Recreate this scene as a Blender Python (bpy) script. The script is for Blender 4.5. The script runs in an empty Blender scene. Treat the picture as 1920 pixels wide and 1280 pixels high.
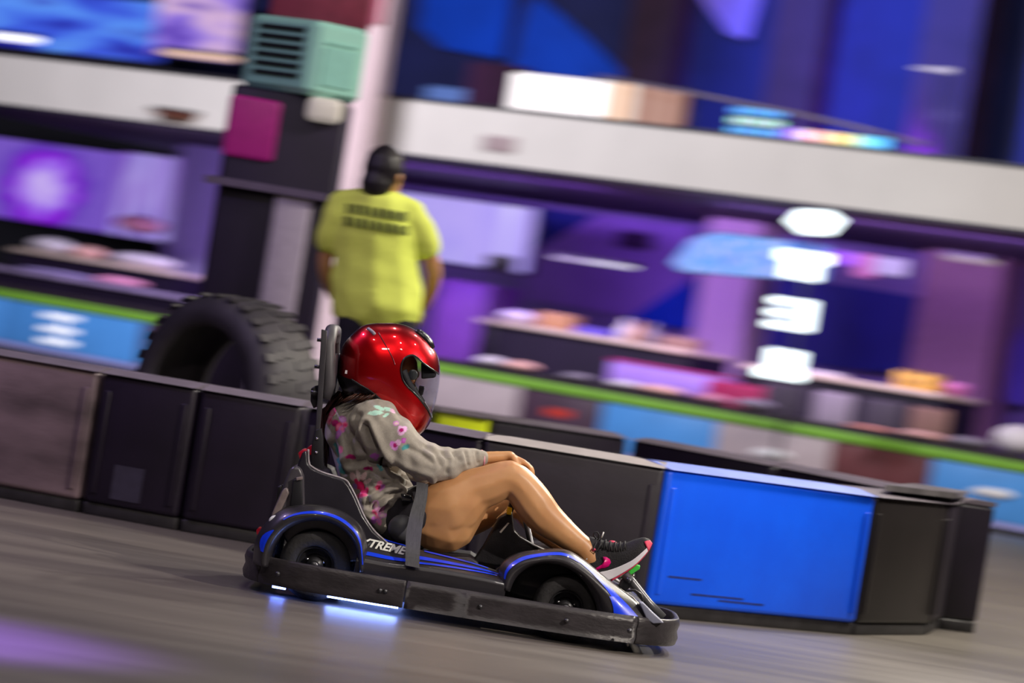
import bpy, bmesh, math, random
from mathutils import Vector, Matrix, noise
from math import sin, cos, pi, radians, hypot, atan2

random.seed(7)
scene = bpy.context.scene
col = scene.collection

# ------------------------------------------------------------------ camera
FPX, CAMH, CAMD, ROLL = 7254.0, 0.97, 13.0, radians(9.2)
cd = bpy.data.cameras.new('camera')
cam = bpy.data.objects.new('camera', cd)
col.objects.link(cam)
rt, up, bk = Vector((cos(ROLL), 0, sin(ROLL))), Vector((-sin(ROLL), 0, cos(ROLL))), Vector((0, -1, 0))
cam.matrix_world = Matrix(((rt.x, up.x, bk.x, 0), (rt.y, up.y, bk.y, -CAMD), (rt.z, up.z, bk.z, CAMH), (0, 0, 0, 1)))
cd.sensor_width = 36
cd.lens = FPX / 1920 * 36
cd.clip_end = 200
cd.dof.use_dof = True
cd.dof.focus_distance = 13.2
cd.dof.aperture_fstop = 3.4
cd.dof.aperture_ratio = 0.28
scene.camera = cam

# ------------------------------------------------------------------ picture-to-place helpers
def ray(px, py):
    dx, dy = px - 960.0, py - 640.0
    return dx * cos(ROLL) + dy * sin(ROLL), dx * sin(ROLL) - dy * cos(ROLL)


def P(px, py, Y):
    u, v = ray(px, py); Z = Y + CAMD
    return Vector((u * Z / FPX, Y, CAMH + v * Z / FPX))


def topx(p):
    Z = p[1] + CAMD
    u, v = p[0] * FPX / Z, (p[2] - CAMH) * FPX / Z
    return 960 + u * cos(ROLL) + v * sin(ROLL), 640 + u * sin(ROLL) - v * cos(ROLL)


# the hall behind stands at an angle: a runs along the far barrier, b goes deeper
A0 = Vector((4.55, 20.5, 0)); B0 = Vector((-5.57, 29.0, 0))
EA = (B0 - A0).normalized(); EB = Vector((EA.y, -EA.x, 0))
YAW = atan2(-EA.y, -EA.x)          # local +x = towards the picture's far end a decreasing


def V(px, py, b):
    """local (a, z) of the point seen at a pixel on the plane b metres behind the far barrier"""
    u, v = ray(px, py)
    d = Vector((u / FPX, 1, v / FPX)); o = Vector((0, -CAMD, CAMH))
    t = (b - (o - A0).dot(EB)) / d.dot(EB)
    p = o + d * t
    return (p - A0).dot(EA), p.z


def W(a, b, z):
    return A0 + EA * a + EB * b + Vector((0, 0, z))


# ------------------------------------------------------------------ world, exposure
w = bpy.data.worlds.new('world'); scene.world = w; w.use_nodes = True
w.node_tree.nodes['Background'].inputs[0].default_value = (0.045, 0.030, 0.095, 1)
w.node_tree.nodes['Background'].inputs[1].default_value = 0.6
vs = scene.view_settings
vs.view_transform = 'Standard'; vs.look = 'None'; vs.gamma = 1; vs.use_curve_mapping = False
vs.exposure = 0.0


def aim(o, target):
    o.rotation_euler = (Vector(target) - o.location).to_track_quat('-Z', 'Y').to_euler()


def area(loc, target, color, power, sx, sy=None, spread=180):
    l = bpy.data.lights.new('area_light', 'AREA'); l.energy = power; l.color = color
    l.shape = 'RECTANGLE'; l.size = sx; l.size_y = sy or sx; l.spread = radians(spread)
    o = bpy.data.objects.new('area_light', l); col.objects.link(o); o.location = loc; aim(o, target)
    return o


def spot(loc, target, color, power, angle, blend=0.3, size=0.1):
    l = bpy.data.lights.new('spot_light', 'SPOT'); l.energy = power; l.color = color
    l.spot_size = radians(angle); l.spot_blend = blend; l.shadow_soft_size = size
    o = bpy.data.objects.new('spot_light', l); col.objects.link(o); o.location = loc; aim(o, target)
    return o


# track floodlights (front and behind to the kart's front), added fill lights, many small ceiling lamps
spot((6.4, -5.2, 5.6), (-0.1, 0.4, 0.4), (1.0, 0.89, 0.78), 3000, 36, 0.6, 0.07)
spot((3.2, 6.8, 5.8), (-0.3, 0.3, 0.3), (1.0, 0.93, 0.86), 1100, 40, 0.6, 0.07)
area((-1.5, -7.0, 5.8), (-0.2, 0.6, 0.4), (1.0, 0.86, 0.76), 90, 0.25)  # frontal fill, added to lift the side facing the camera
area((-5.2, 1.2, 5.6), (-0.5, 0.5, 0.5), (0.62, 0.45, 1.0), 160, 0.3)  # violet fill added from the tail side
for (x, y, p) in ((0.6, -3.0, 30), (-2.6, -2.6, 20), (2.6, -0.6, 34), (-0.8, 2.6, 24), (1.8, 3.6, 30), (-3.2, 3.2, 20), (-0.6, -1.2, 20), (1.2, -5.6, 26)):
    area((x, y, 5.7), (x, y, 0), (1.0, 0.93, 0.88), p, 0.22)
area((5.5, 4.5, 5.9), (5.5, 4.5, 0), (1.0, 0.93, 0.80), 900, 1.0)  # extra warm light added to brighten the floor ahead of the kart
# wash over the mezzanine front and the barrier behind
area((2.5, 12.0, 5.9), (2.2, 22.5, 2.2), (1.0, 0.96, 0.90), 560, 3.5, 0.5)
area((-6.5, 19.0, 5.9), (-5.0, 28.5, 2.6), (0.92, 0.90, 1.0), 1150, 3.0, 0.5)
area((5.2, 9.5, 5.9), (4.6, 9.0, 0), (1.0, 0.88, 0.70), 420, 1.2)  # extra warm light added for the far floor, not part of the wash
# violet show light falling on the floor in front of the kart's tail
spot((-3.6, -5.2, 4.6), (-1.52, -3.15, 0.0), (0.34, 0.15, 1.0), 11000, 15, 1.0, 0.15)


# coloured show light in the hall behind
area(W(3.0, 2.2, 2.6), W(3.0, 6.9, 1.3), (0.50, 0.26, 1.0), 200, 5.0, 0.4)
area(W(9.5, 2.2, 2.6), W(9.5, 6.9, 1.3), (0.40, 0.16, 1.0), 200, 5.0, 0.4)
area(W(4.0, 0.65, 2.55), W(4.0, 1.9, 0.7), (0.75, 0.55, 0.95), 110, 6.0, 0.3)
area(W(11.0, 0.65, 2.55), W(11.0, 1.9, 0.7), (0.65, 0.50, 1.0), 110, 5.0, 0.3)
spot(W(6.0, 0.8, 6.6), W(5.9, 5.6, 3.9), (0.04, 0.12, 1.0), 3200, 70, 0.9, 0.2)
spot(W(*V(1600, 230, 3.2)[:1], 4.55, 3.35), W(V(1600, 190, 5.6)[0], 5.6, V(1600, 190, 5.6)[1]), (0.30, 0.01, 1.0), 260, 95, 1.0, 0.1)


# ------------------------------------------------------------------ materials
MATS = {}


def mat(name, color, rough=0.5, metal=0.0, noise_amt=0.0, nscale=20, bump=0.0, bscale=60, coat=0.0,
        emit=None, estr=0.0, alpha=1.0, trans=0.0, ior=1.45, sheen=0.0, spec=0.5, stretch=None):
    if name in MATS: return MATS[name]
    m = bpy.data.materials.new(name); m.use_nodes = True
    nt = m.node_tree; bs = nt.nodes['Principled BSDF']
    c = (*color, 1)
    bs.inputs['Base Color'].default_value = c
    bs.inputs['Roughness'].default_value = rough
    bs.inputs['Metallic'].default_value = metal
    bs.inputs['Coat Weight'].default_value = coat
    bs.inputs['Coat Roughness'].default_value = 0.04
    bs.inputs['IOR'].default_value = ior
    bs.inputs['Specular IOR Level'].default_value = spec
    bs.inputs['Transmission Weight'].default_value = trans
    bs.inputs['Alpha'].default_value = alpha
    if sheen:
        bs.inputs['Sheen Weight'].default_value = sheen
    if emit:
        bs.inputs['Emission Color'].default_value = (*emit, 1)
        bs.inputs['Emission Strength'].default_value = estr
    if noise_amt or bump:
        tc = nt.nodes.new('ShaderNodeTexCoord')
        src = tc.outputs['Object']
        if stretch:
            mp = nt.nodes.new('ShaderNodeMapping'); mp.inputs['Scale'].default_value = stretch
            nt.links.new(src, mp.inputs['Vector']); src = mp.outputs['Vector']
    if noise_amt:
        n = nt.nodes.new('ShaderNodeTexNoise'); n.inputs['Scale'].default_value = nscale; n.inputs['Detail'].default_value = 5
        nt.links.new(src, n.inputs['Vector'])
        r = nt.nodes.new('ShaderNodeValToRGB')
        r.color_ramp.elements[0].position = 0.3; r.color_ramp.elements[1].position = 0.7
        r.color_ramp.elements[0].color = (*[max(0, x * (1 - noise_amt)) for x in color], 1)
        r.color_ramp.elements[1].color = (*[min(1, x * (1 + noise_amt)) for x in color], 1)
        nt.links.new(n.outputs['Fac'], r.inputs['Fac']); nt.links.new(r.outputs['Color'], bs.inputs['Base Color'])
    if bump:
        n = nt.nodes.new('ShaderNodeTexNoise'); n.inputs['Scale'].default_value = bscale; n.inputs['Detail'].default_value = 4
        nt.links.new(src, n.inputs['Vector'])
        b = nt.nodes.new('ShaderNodeBump'); b.inputs['Strength'].default_value = bump; b.inputs['Distance'].default_value = 0.01
        nt.links.new(n.outputs['Fac'], b.inputs['Height']); nt.links.new(b.outputs['Normal'], bs.inputs['Normal'])
    MATS[name] = m
    return m


def glow(name, color, strength):
    return mat(name, (0.02, 0.02, 0.02), 0.4, emit=color, estr=strength)


def striped_screen(name, base, cols, scale, strength, seed=0.0):
    """a lit screen showing soft vertical bands"""
    m = bpy.data.materials.new(name); m.use_nodes = True
    nt = m.node_tree; bs = nt.nodes['Principled BSDF']
    bs.inputs['Base Color'].default_value = (0.02, 0.02, 0.02, 1)
    tc = nt.nodes.new('ShaderNodeTexCoord'); mp = nt.nodes.new('ShaderNodeMapping')
    mp.inputs['Scale'].default_value = scale; mp.inputs['Location'].default_value = (seed, seed * 1.7, 0)
    n = nt.nodes.new('ShaderNodeTexNoise'); n.inputs['Scale'].default_value = 1.0; n.inputs['Detail'].default_value = 2
    r = nt.nodes.new('ShaderNodeValToRGB')
    while len(r.color_ramp.elements) < len(cols): r.color_ramp.elements.new(0.5)
    for i, c in enumerate(cols):
        r.color_ramp.elements[i].position = 0.3 + 0.4 * i / (len(cols) - 1)
        r.color_ramp.elements[i].color = (*c, 1)
    nt.links.new(tc.outputs['Object'], mp.inputs['Vector']); nt.links.new(mp.outputs['Vector'], n.inputs['Vector'])
    nt.links.new(n.outputs['Fac'], r.inputs['Fac']); nt.links.new(r.outputs['Color'], bs.inputs['Emission Color'])
    bs.inputs['Emission Strength'].default_value = strength
    return m


BLK = lambda: mat('black_plastic', (0.016, 0.015, 0.018), 0.38, bump=0.12, bscale=180, noise_amt=0.3, nscale=30)
BODY = lambda: mat('kart_shell_plastic', (0.026, 0.024, 0.029), 0.33, bump=0.05, bscale=300, noise_amt=0.25, nscale=9, coat=0.25)
BAND = lambda: mat('bumper_rubber', (0.030, 0.026, 0.030), 0.40, bump=0.22, bscale=60, noise_amt=0.35, nscale=16, stretch=(0.7, 0.7, 1.6))
RUB = lambda: mat('tyre_rubber', (0.022, 0.021, 0.023), 0.72, bump=0.2, bscale=90, noise_amt=0.3)
KBLUE = lambda: mat('blue_kart_stripe', (0.006, 0.05, 0.85), 0.35, noise_amt=0.15, nscale=14, coat=0.4)
STEEL = lambda: mat('dark_steel', (0.09, 0.09, 0.10), 0.35, metal=0.8, noise_amt=0.2)
CHROME = lambda: mat('bright_steel', (0.6, 0.6, 0.62), 0.25, metal=1.0, noise_amt=0.1)


# ------------------------------------------------------------------ object helpers
def tag(o, label=None, cat=None, group=None, kind=None):
    if label: o['label'] = label
    if cat: o['category'] = cat
    if group: o['group'] = group
    if kind: o['kind'] = kind
    return o


def empty(name, loc, label, cat, group=None, rz=0.0):
    o = bpy.data.objects.new(name, None); col.objects.link(o)
    o.location = loc; o.rotation_euler = (0, 0, rz); o.empty_display_size = 0.1
    return tag(o, label, cat, group)


def add_mesh(name, verts, faces, m, parent=None, smooth=False, off=None, autos=None):
    """links ONE mesh object; off (the parent's location) is taken away from world coordinates"""
    if off is not None: verts = [Vector(v) - off for v in verts]
    me = bpy.data.meshes.new(name); me.from_pydata([tuple(v) for v in verts], [], faces); me.validate(); me.update()
    bm = bmesh.new(); bm.from_mesh(me); bmesh.ops.recalc_face_normals(bm, faces=bm.faces); bm.to_mesh(me); bm.free()
    me.materials.append(m)
    if smooth:
        for p in me.polygons: p.use_smooth = True
    o = bpy.data.objects.new(name, me); col.objects.link(o)
    if parent: o.parent = parent
    return o


def bevel(o, width, segs=3, angle=35):
    md = o.modifiers.new('bevel', 'BEVEL'); md.width = width; md.segments = segs
    md.limit_method = 'ANGLE'; md.angle_limit = radians(angle)
    for p in o.data.polygons: p.use_smooth = True
    return o


def freeze(o):
    """bake the modifiers into the mesh"""
    dg = bpy.context.evaluated_depsgraph_get(); dg.update()
    me = bpy.data.meshes.new_from_object(o.evaluated_get(dg), depsgraph=dg)
    o.modifiers.clear(); old = o.data; o.data = me
    if old.users == 0: bpy.data.meshes.remove(old)
    return o


class MB:
    """collects boxes, tubes and prisms for one mesh"""
    def __init__(s): s.v, s.f = [], []

    def raw(s, vs_, fs):
        n = len(s.v); s.v += [Vector(v) for v in vs_]; s.f += [tuple(i + n for i in f) for f in fs]; return s

    def box(s, x0, x1, y0, y1, z0, z1, T=None):
        vs_ = [Vector((x, y, z)) for z in (z0, z1) for x, y in ((x0, y0), (x1, y0), (x1, y1), (x0, y1))]
        if T: vs_ = [T(v) for v in vs_]
        return s.raw(vs_, [(3, 2, 1, 0), (4, 5, 6, 7), (0, 1, 5, 4), (1, 2, 6, 5), (2, 3, 7, 6), (3, 0, 4, 7)])

    def prism(s, pts, Y0, Y1):
        """pts world (x,z) outline, from depth Y0 to Y1"""
        n = len(pts)
        vs_ = [Vector((x, Y0, z)) for x, z in pts] + [Vector((x, Y1, z)) for x, z in pts]
        return s.raw(vs_, [tuple(range(n)), tuple(range(2 * n - 1, n - 1, -1))] + [(i, (i + 1) % n, n + (i + 1) % n, n + i) for i in range(n)])

    def tube(s, path, r, n=10, closed=False, rads=None):
        path = [Vector(p) for p in path]; k = len(path)
        rings = []; nrm = None
        for i, p in enumerate(path):
            a = path[(i - 1) % k] if (closed or i > 0) else p
            b = path[(i + 1) % k] if (closed or i < k - 1) else p
            t = (b - a).normalized()
            if nrm is None:
                h = Vector((0, 0, 1)) if abs(t.z) < 0.9 else Vector((1, 0, 0))
                nrm = t.cross(h).normalized()
            nrm = (nrm - t * nrm.dot(t)).normalized(); bi = t.cross(nrm)
            rr = rads[i] if rads else r
            rings.append([p + (nrm * cos(2 * pi * j / n) + bi * sin(2 * pi * j / n)) * rr for j in range(n)])
        vs_ = [v for rg in rings for v in rg]; fs = []
        for i in range(k if closed else k - 1):
            i2 = (i + 1) % k
            for j in range(n):
                fs.append((i * n + j, i * n + (j + 1) % n, i2 * n + (j + 1) % n, i2 * n + j))
        if not closed: fs += [tuple(range(n))[::-1], tuple((k - 1) * n + j for j in range(n))]
        return s.raw(vs_, fs)

    def lathe(s, prof, c, axis='Y', n=40, T=None):
        """prof (r, h) revolved about axis through c"""
        k = len(prof); vs_ = []
        for i in range(n):
            a = 2 * pi * i / n
            for r, h in prof:
                if axis == 'Y': q = Vector((r * cos(a), h, r * sin(a)))
                elif axis == 'X': q = Vector((h, r * cos(a), r * sin(a)))
                else: q = Vector((r * cos(a), r * sin(a), h))
                if T: q = T @ q
                vs_.append(Vector(c) + q)
        fs = [(i * k + j, ((i + 1) % n) * k + j, ((i + 1) % n) * k + j + 1, i * k + j + 1) for i in range(n) for j in range(k - 1)]
        return s.raw(vs_, fs)

    def ball(s, c, r, n=12, sc=(1, 1, 1)):
        k = n; prof = [(sin(pi * j / k), -cos(pi * j / k)) for j in range(k + 1)]
        vs_ = []
        for i in range(n * 2):
            a = pi * i / n
            for rr, h in prof:
                vs_.append(Vector(c) + Vector((rr * cos(a) * r * sc[0], rr * sin(a) * r * sc[1], h * r * sc[2])))
        q = k + 1
        fs = [(i * q + j, ((i + 1) % (2 * n)) * q + j, ((i + 1) % (2 * n)) * q + j + 1, i * q + j + 1) for i in range(2 * n) for j in range(k)]
        return s.raw(vs_, fs)

    def build(s, name, m, parent=None, off=None, smooth=False, bev=0, segs=2):
        o = add_mesh(name, s.v, s.f, m, parent, smooth, off)
        if bev: bevel(o, bev, segs)
        return o


def pp(lst):
    """pixel outline at depth 0.1 -> world (x, z) outline"""
    return [(P(x, y, 0.1).x, P(x, y, 0.1).z) for x, y in lst]


def pY(lst, Y):
    return [(P(x, y, Y).x, P(x, y, Y).z) for x, y in lst]


def crom(pts, k):
    """Catmull-Rom through tuples, k samples per span"""
    out = []
    n = len(pts)
    for i in range(n - 1):
        p0, p1, p2, p3 = pts[max(i - 1, 0)], pts[i], pts[i + 1], pts[min(i + 2, n - 1)]
        for j in range(k):
            t = j / k
            out.append(tuple(0.5 * (2 * b + (c - a) * t + (2 * a - 5 * b + 4 * c - d) * t * t + (-a + 3 * b - 3 * c + d) * t ** 3)
                             for a, b, c, d in zip(p0, p1, p2, p3)))
    out.append(tuple(pts[-1]))
    return out


_ico = None


def ico():
    global _ico
    if _ico is None:
        bm = bmesh.new(); bmesh.ops.create_icosphere(bm, subdivisions=2, radius=1)
        bm.verts.ensure_lookup_table()
        _ico = ([v.co.copy() for v in bm.verts], [tuple(v.index for v in f.verts) for f in bm.faces]); bm.free()
    return _ico


class Blob:
    """one continuous body: overlapping balls along limbs, fused by a voxel remesh and smoothed"""
    def __init__(s): s.v, s.f = [], []

    def ball(s, c, r, sc=(1, 1, 1), R=None):
        vs_, fs = ico(); n = len(s.v)
        for q in vs_:
            q = Vector((q.x * sc[0], q.y * sc[1], q.z * sc[2])) * r
            if R: q = R @ q
            s.v.append(Vector(c) + q)
        s.f += [tuple(i + n for i in f) for f in fs]
        return s

    def limb(s, pts, sc=(1, 1, 1), k=6):
        """pts: (x, y, z, r)"""
        for x, y, z, r in crom(pts, k): s.ball((x, y, z), r, sc)
        return s

    def build(s, name, m, parent, off, voxel, it=8, sub=0):
        o = add_mesh(name, s.v, s.f, m, parent, True, off)
        md = o.modifiers.new('r', 'REMESH'); md.mode = 'VOXEL'; md.voxel_size = voxel; md.use_smooth_shade = True
        if it:
            sm = o.modifiers.new('s', 'SMOOTH'); sm.iterations = it; sm.factor = 0.5
        if sub:
            ss = o.modifiers.new('u', 'SUBSURF'); ss.levels = sub; ss.render_levels = sub
        freeze(o)
        for p in o.data.polygons: p.use_smooth = True
        return o


def text(name, body, size, m, parent, loc, rot, ext=0.002, shear=0.0, font_off=0.0):
    cu = bpy.data.curves.new(name, 'FONT'); cu.body = body; cu.size = size; cu.extrude = ext
    cu.align_x = 'CENTER'; cu.align_y = 'CENTER'; cu.shear = shear; cu.offset = font_off
    o = bpy.data.objects.new(name, cu); col.objects.link(o); cu.materials.append(m)
    dg = bpy.context.evaluated_depsgraph_get()
    me = bpy.data.meshes.new_from_object(o.evaluated_get(dg)); bpy.data.objects.remove(o)
    me.materials.clear(); me.materials.append(m)
    q = bpy.data.objects.new(name, me); col.objects.link(q)
    q.parent = parent; q.location = loc; q.rotation_euler = rot
    return q


# ================================================================== THE SETTING
def struct(o, label=None):
    return tag(o, label, kind='structure')


def floor_mat():
    m = bpy.data.materials.new('worn_concrete'); m.use_nodes = True
    nt = m.node_tree; bs = nt.nodes['Principled BSDF']; L = nt.links.new
    tc = nt.nodes.new('ShaderNodeTexCoord')
    mp = nt.nodes.new('ShaderNodeMapping'); mp.inputs['Scale'].default_value = (0.35, 1.6, 1)
    n1 = nt.nodes.new('ShaderNodeTexNoise'); n1.inputs['Scale'].default_value = 2.2; n1.inputs['Detail'].default_value = 7
    n2 = nt.nodes.new('ShaderNodeTexNoise'); n2.inputs['Scale'].default_value = 0.5; n2.inputs['Detail'].default_value = 3
    L(tc.outputs['Object'], mp.inputs['Vector']); L(mp.outputs['Vector'], n1.inputs['Vector']); L(mp.outputs['Vector'], n2.inputs['Vector'])
    r = nt.nodes.new('ShaderNodeValToRGB')
    r.color_ramp.elements[0].position = 0.32; r.color_ramp.elements[1].position = 0.72
    r.color_ramp.elements[0].color = (0.072, 0.061, 0.056, 1); r.color_ramp.elements[1].color = (0.150, 0.132, 0.114, 1)
    mx = nt.nodes.new('ShaderNodeMix'); mx.data_type = 'FLOAT'; mx.inputs['Factor'].default_value = 0.5
    L(n1.outputs['Fac'], mx.inputs[2]); L(n2.outputs['Fac'], mx.inputs[3]); L(mx.outputs[0], r.inputs['Fac'])
    L(r.outputs['Color'], bs.inputs['Base Color'])
    rr = nt.nodes.new('ShaderNodeMapRange'); rr.inputs['To Min'].default_value = 0.30; rr.inputs['To Max'].default_value = 0.48
    L(n1.outputs['Fac'], rr.inputs['Value']); L(rr.outputs['Result'], bs.inputs['Roughness'])
    n3 = nt.nodes.new('ShaderNodeTexNoise'); n3.inputs['Scale'].default_value = 60; n3.inputs['Detail'].default_value = 4
    L(mp.outputs['Vector'], n3.inputs['Vector'])
    b = nt.nodes.new('ShaderNodeBump'); b.inputs['Strength'].default_value = 0.12; b.inputs['Distance'].default_value = 0.004
    L(n3.outputs['Fac'], b.inputs['Height']); L(b.outputs['Normal'], bs.inputs['Normal'])
    return m


struct(MB().box(-18, 26, -17, 52, -0.2, 0.0).build('floor', floor_mat()))
DKW = mat('dark_wall_paint', (0.03, 0.028, 0.045), 0.7, noise_amt=0.2, nscale=3)
struct(MB().box(-18.2, -18, -17, 52, 0, 7.2).build('wall_left', DKW))
struct(MB().box(26, 26.2, -17, 52, 0, 7.2).build('wall_right', DKW))
struct(MB().box(-18, 26, -17.2, -17, 0, 7.2).build('wall_front', DKW))
struct(MB().box(-18, 26, 52, 52.2, 0, 7.2).build('wall_back', DKW))
struct(MB().box(-18, 26, -17, 52, 7.0, 7.2).build('ceiling', DKW))


def hbox(mb, a0, a1, b0, b1, z0, z1):
    return mb.raw([W(a, b, z) for z in (z0, z1) for a, b in ((a0, b0), (a1, b0), (a1, b1), (a0, b1))],
                  [(3, 2, 1, 0), (4, 5, 6, 7), (0, 1, 5, 4), (1, 2, 6, 5), (2, 3, 7, 6), (3, 0, 4, 7)])


FASC = mat('cream_fascia_paint', (0.60, 0.565, 0.535), 0.55, noise_amt=0.04, nscale=2)
LOW = mat('lavender_wall_paint', (0.26, 0.20, 0.42), 0.75, noise_amt=0.12, nscale=2)
UPW = mat('navy_wall_paint', (0.010, 0.014, 0.09), 0.7, noise_amt=0.2, nscale=2)
TRIM = mat('dark_metal_trim', (0.02, 0.018, 0.025), 0.4, noise_amt=0.2)
struct(hbox(MB(), -3.5, 17, 0.3, 0.5, 2.665, 3.20).build('trim_1', FASC), 'long cream fascia board along the edge of the upper floor')
struct(hbox(MB(), -3.5, 17, 0.28, 0.54, 3.20, 3.235).build('trim_2', TRIM), 'thin dark rail capping the cream fascia board')
struct(hbox(MB(), -3.5, 17, 0.29, 0.54, 2.635, 2.665).build('trim_3', TRIM), 'thin dark edge under the cream fascia board')
struct(hbox(MB(), -3.5, 17, 0.5, 7.0, 2.67, 3.18).build('upper_floor', mat('dark_soffit', (0.035, 0.02, 0.045), 0.7, noise_amt=0.3, nscale=3)))
struct(hbox(MB(), -3.5, 17, 7.0, 7.2, 0.0, 2.67).build('wall_lower', LOW), 'violet-lit wall under the upper floor')
struct(hbox(MB(), -3.5, 17, 5.6, 5.8, 3.18, 7.0).build('wall_upper', UPW), 'navy wall above the upper floor')


def vr(px0, py0, px1, py1, b):
    """a-left, a-right, z-top, z-bottom of the rectangle seen between two corner pixels on plane b"""
    a0, z1 = V(px0, py0, b); a1, z0 = V(px1, py1, b)
    return a0, a1, z1, z0


def vpoly(name, pts, b, th, m, parent=None, off=None):
    """a flat panel of thickness th whose outline is seen at pixels pts on plane b"""
    q = [V(x, y, b) for x, y in pts]; n = len(q)
    vs_ = [W(a, b, z) for a, z in q] + [W(a, b + th, z) for a, z in q]
    fs = [tuple(range(n)), tuple(range(2 * n - 1, n - 1, -1))] + [(i, (i + 1) % n, n + (i + 1) % n, n + i) for i in range(n)]
    return add_mesh(name, vs_, fs, m, parent, False, off)


# painted panels of the lower wall, flat coloured panels of the upper wall
PURP = mat('purple_panel_paint', (0.36, 0.20, 0.62), 0.7, noise_amt=0.1, nscale=2)
NAVY = mat('navy_panel_paint', (0.015, 0.03, 0.24), 0.6, noise_amt=0.15, nscale=2)
BLUEP = mat('blue_panel_tone', (0.0, 0.06, 0.60), 0.6, noise_amt=0.15, nscale=2)
BRN = mat('brown_column_paint', (0.045, 0.018, 0.04), 0.7, noise_amt=0.2, nscale=3)
for i, (pts, m, b, lab) in enumerate((
        ([(985, 385), (1120, 405), (985, 478)], NAVY, 6.9, 'navy triangle painted beside the lavender screen'),
        ([(1120, 403), (1300, 425), (1300, 560), (1225, 600), (985, 560), (985, 480)], PURP, 6.9, 'purple panel of the lower wall behind the counter'),
        ([(1175, 600), (1300, 520), (1300, 618)], BLUEP, 6.86, 'blue triangle low on the purple wall panel'),
        ([(1400, 510), (1590, 535), (1570, 690), (1385, 660)], NAVY, 6.9, 'navy wall panel behind the lit symbols'),
        ([(1590, 535), (1745, 560), (1725, 700), (1570, 690)], NAVY, 6.8, 'dark navy wall panel beside the brown column'),
        ([(1835, 740), (1925, 612), (1925, 760)], mat('violet_panel_paint', (0.16, 0.12, 0.62), 0.7, noise_amt=0.1), 6.7, 'violet triangle on the wall beyond the brown column'),
        ([(985, 20), (1005, -10), (1090, 60), (1190, 158), (1000, 135), (960, 120)], BLUEP, 5.5, 'blue triangle panel above the bright orange screen'),
        ([(790, -10), (960, -10), (940, 110), (830, 90), (785, 50)], BLUEP, 5.5, 'blue panel on the upper wall beside the pink pillar'),
        ([(1310, -10), (1425, -10), (1400, 75), (1365, 62)], mat('lilac_panel_paint', (0.30, 0.20, 0.58), 0.7, noise_amt=0.1), 5.5, 'lilac wedge panel at the top of the upper wall'),
)):
    struct(vpoly('wall_panel', pts, b, 0.05, m), lab)
for (x0, y0, x1, y1, b, m, lab) in (
        (1190, -15, 1248, 175, 5.3, BRN, 'brown column on the upper wall over the orange screen'),
        (1462, -15, 1518, 215, 5.3, BRN, 'brown column on the upper wall beside the violet light'),
        (1740, -15, 1800, 285, 4.9, BRN, 'wide brown column at the dark end of the upper floor'),
        (1745, 428, 1835, 790, 6.0, mat('tan_column_paint', (0.30, 0.17, 0.20), 0.7, noise_amt=0.15), 'brown column below the upper floor beside the violet triangle'),
        (1318, 505, 1392, 640, 5.2, mat('pale_column_paint', (0.60, 0.45, 0.50), 0.7, noise_amt=0.06), 'pale pink column behind the blue light panel'),
        (340, 270, 398, 620, 4.0, mat('grey_column_paint', (0.35, 0.30, 0.52), 0.7, noise_amt=0.1), 'grey-violet column beside the dark machine')):
    a0, a1, z1, z0 = vr(x0, y0, x1, y1, b)
    z0 = 0.0 if y0 > 200 else 3.18
    z1 = 2.67 if y0 > 200 else 7.0
    struct(hbox(MB(), a1, a0, b, b + 0.4, z0, z1).build('column', m), lab)

# pink-white pillar that carries the upper floor, in front of the fascia
pa, _ = V(716, 100, -0.2); pa2, _ = V(660, 100, -0.2)
PINK = mat('pink_white_pillar_paint', (0.66, 0.50, 0.52), 0.6, noise_amt=0.06, nscale=2)
RED = mat('dull_red_paint', (0.30, 0.05, 0.09), 0.6, noise_amt=0.2)
pl = struct(hbox(MB(), pa - 0.02, pa2, -0.25, -0.10, 0, 7).build('pillar', PINK), 'pinkish white pillar between the mint machine and the cream fascia')
hbox(MB(), pa2 - 0.02, pa2 + 0.05, -0.28, -0.12, 0, 7).build('edge_strip', RED, pl)
za = V(700, 45, -0.3)[1]
hbox(MB(), pa + 0.03, pa2 + 0.02, -0.30, -0.25, za, za + 0.5).build('red_plate', RED, pl)

# ================================================================== THE TRACK
def barrier(pA, pB, h, th, m, capm, label, group, cap_h=0.022, cap_d=0.10, logo=None, extra=None):
    """one plastic track barrier between two floor points (x, y); near face runs pA -> pB (picture left to right)"""
    pA, pB = Vector((*pA, 0)), Vector((*pB, 0))
    L = (pB - pA).length; rz = atan2(pB.y - pA.y, pB.x - pA.x)
    t = empty('track_barrier', pA, label, 'barrier', group, rz)
    g = 0.012
    b = MB().box(g, L - g, 0, th, 0.05, h - cap_h); b.build('panel', m, t, bev=0.02, segs=3)
    MB().box(g, L - g, 0.012, th - 0.012, 0.0, 0.05).build('base_skirt', mat('barrier_skirt', (0.02, 0.018, 0.02), 0.5, noise_amt=0.3), t, bev=0.006)
    z0, z1 = h - cap_h, h
    v = [(g, -0.012, z0), (L - g, -0.012, z0), (L - g, cap_d, z1), (g, cap_d, z1), (g, th, z1), (L - g, th, z1), (g, th, z0), (L - g, th, z0)]
    add_mesh('top_cap', v, [(0, 1, 2, 3), (3, 2, 5, 4), (4, 5, 7, 6), (6, 7, 1, 0), (0, 3, 4, 6), (1, 7, 5, 2)], capm, t)
    # moulded ribs near the joint
    for x in (0.05, L - 0.05):
        MB().box(x - 0.012, x + 0.012, -0.008, 0.01, 0.09, h - 0.09).build('joint_rib', m, t, bev=0.004)
    if extra: extra(t, L)
    return t


def gxy(px, Z):
    """floor point seen in column px (taken low on the barrier) at distance Z"""
    py = 640 + CAMH * FPX / Z * 0.987 + (px - 960) * 0.16 * 0.6
    u, v = ray(px, py - 120)
    return (u * Z / FPX, Z - CAMD)


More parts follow.
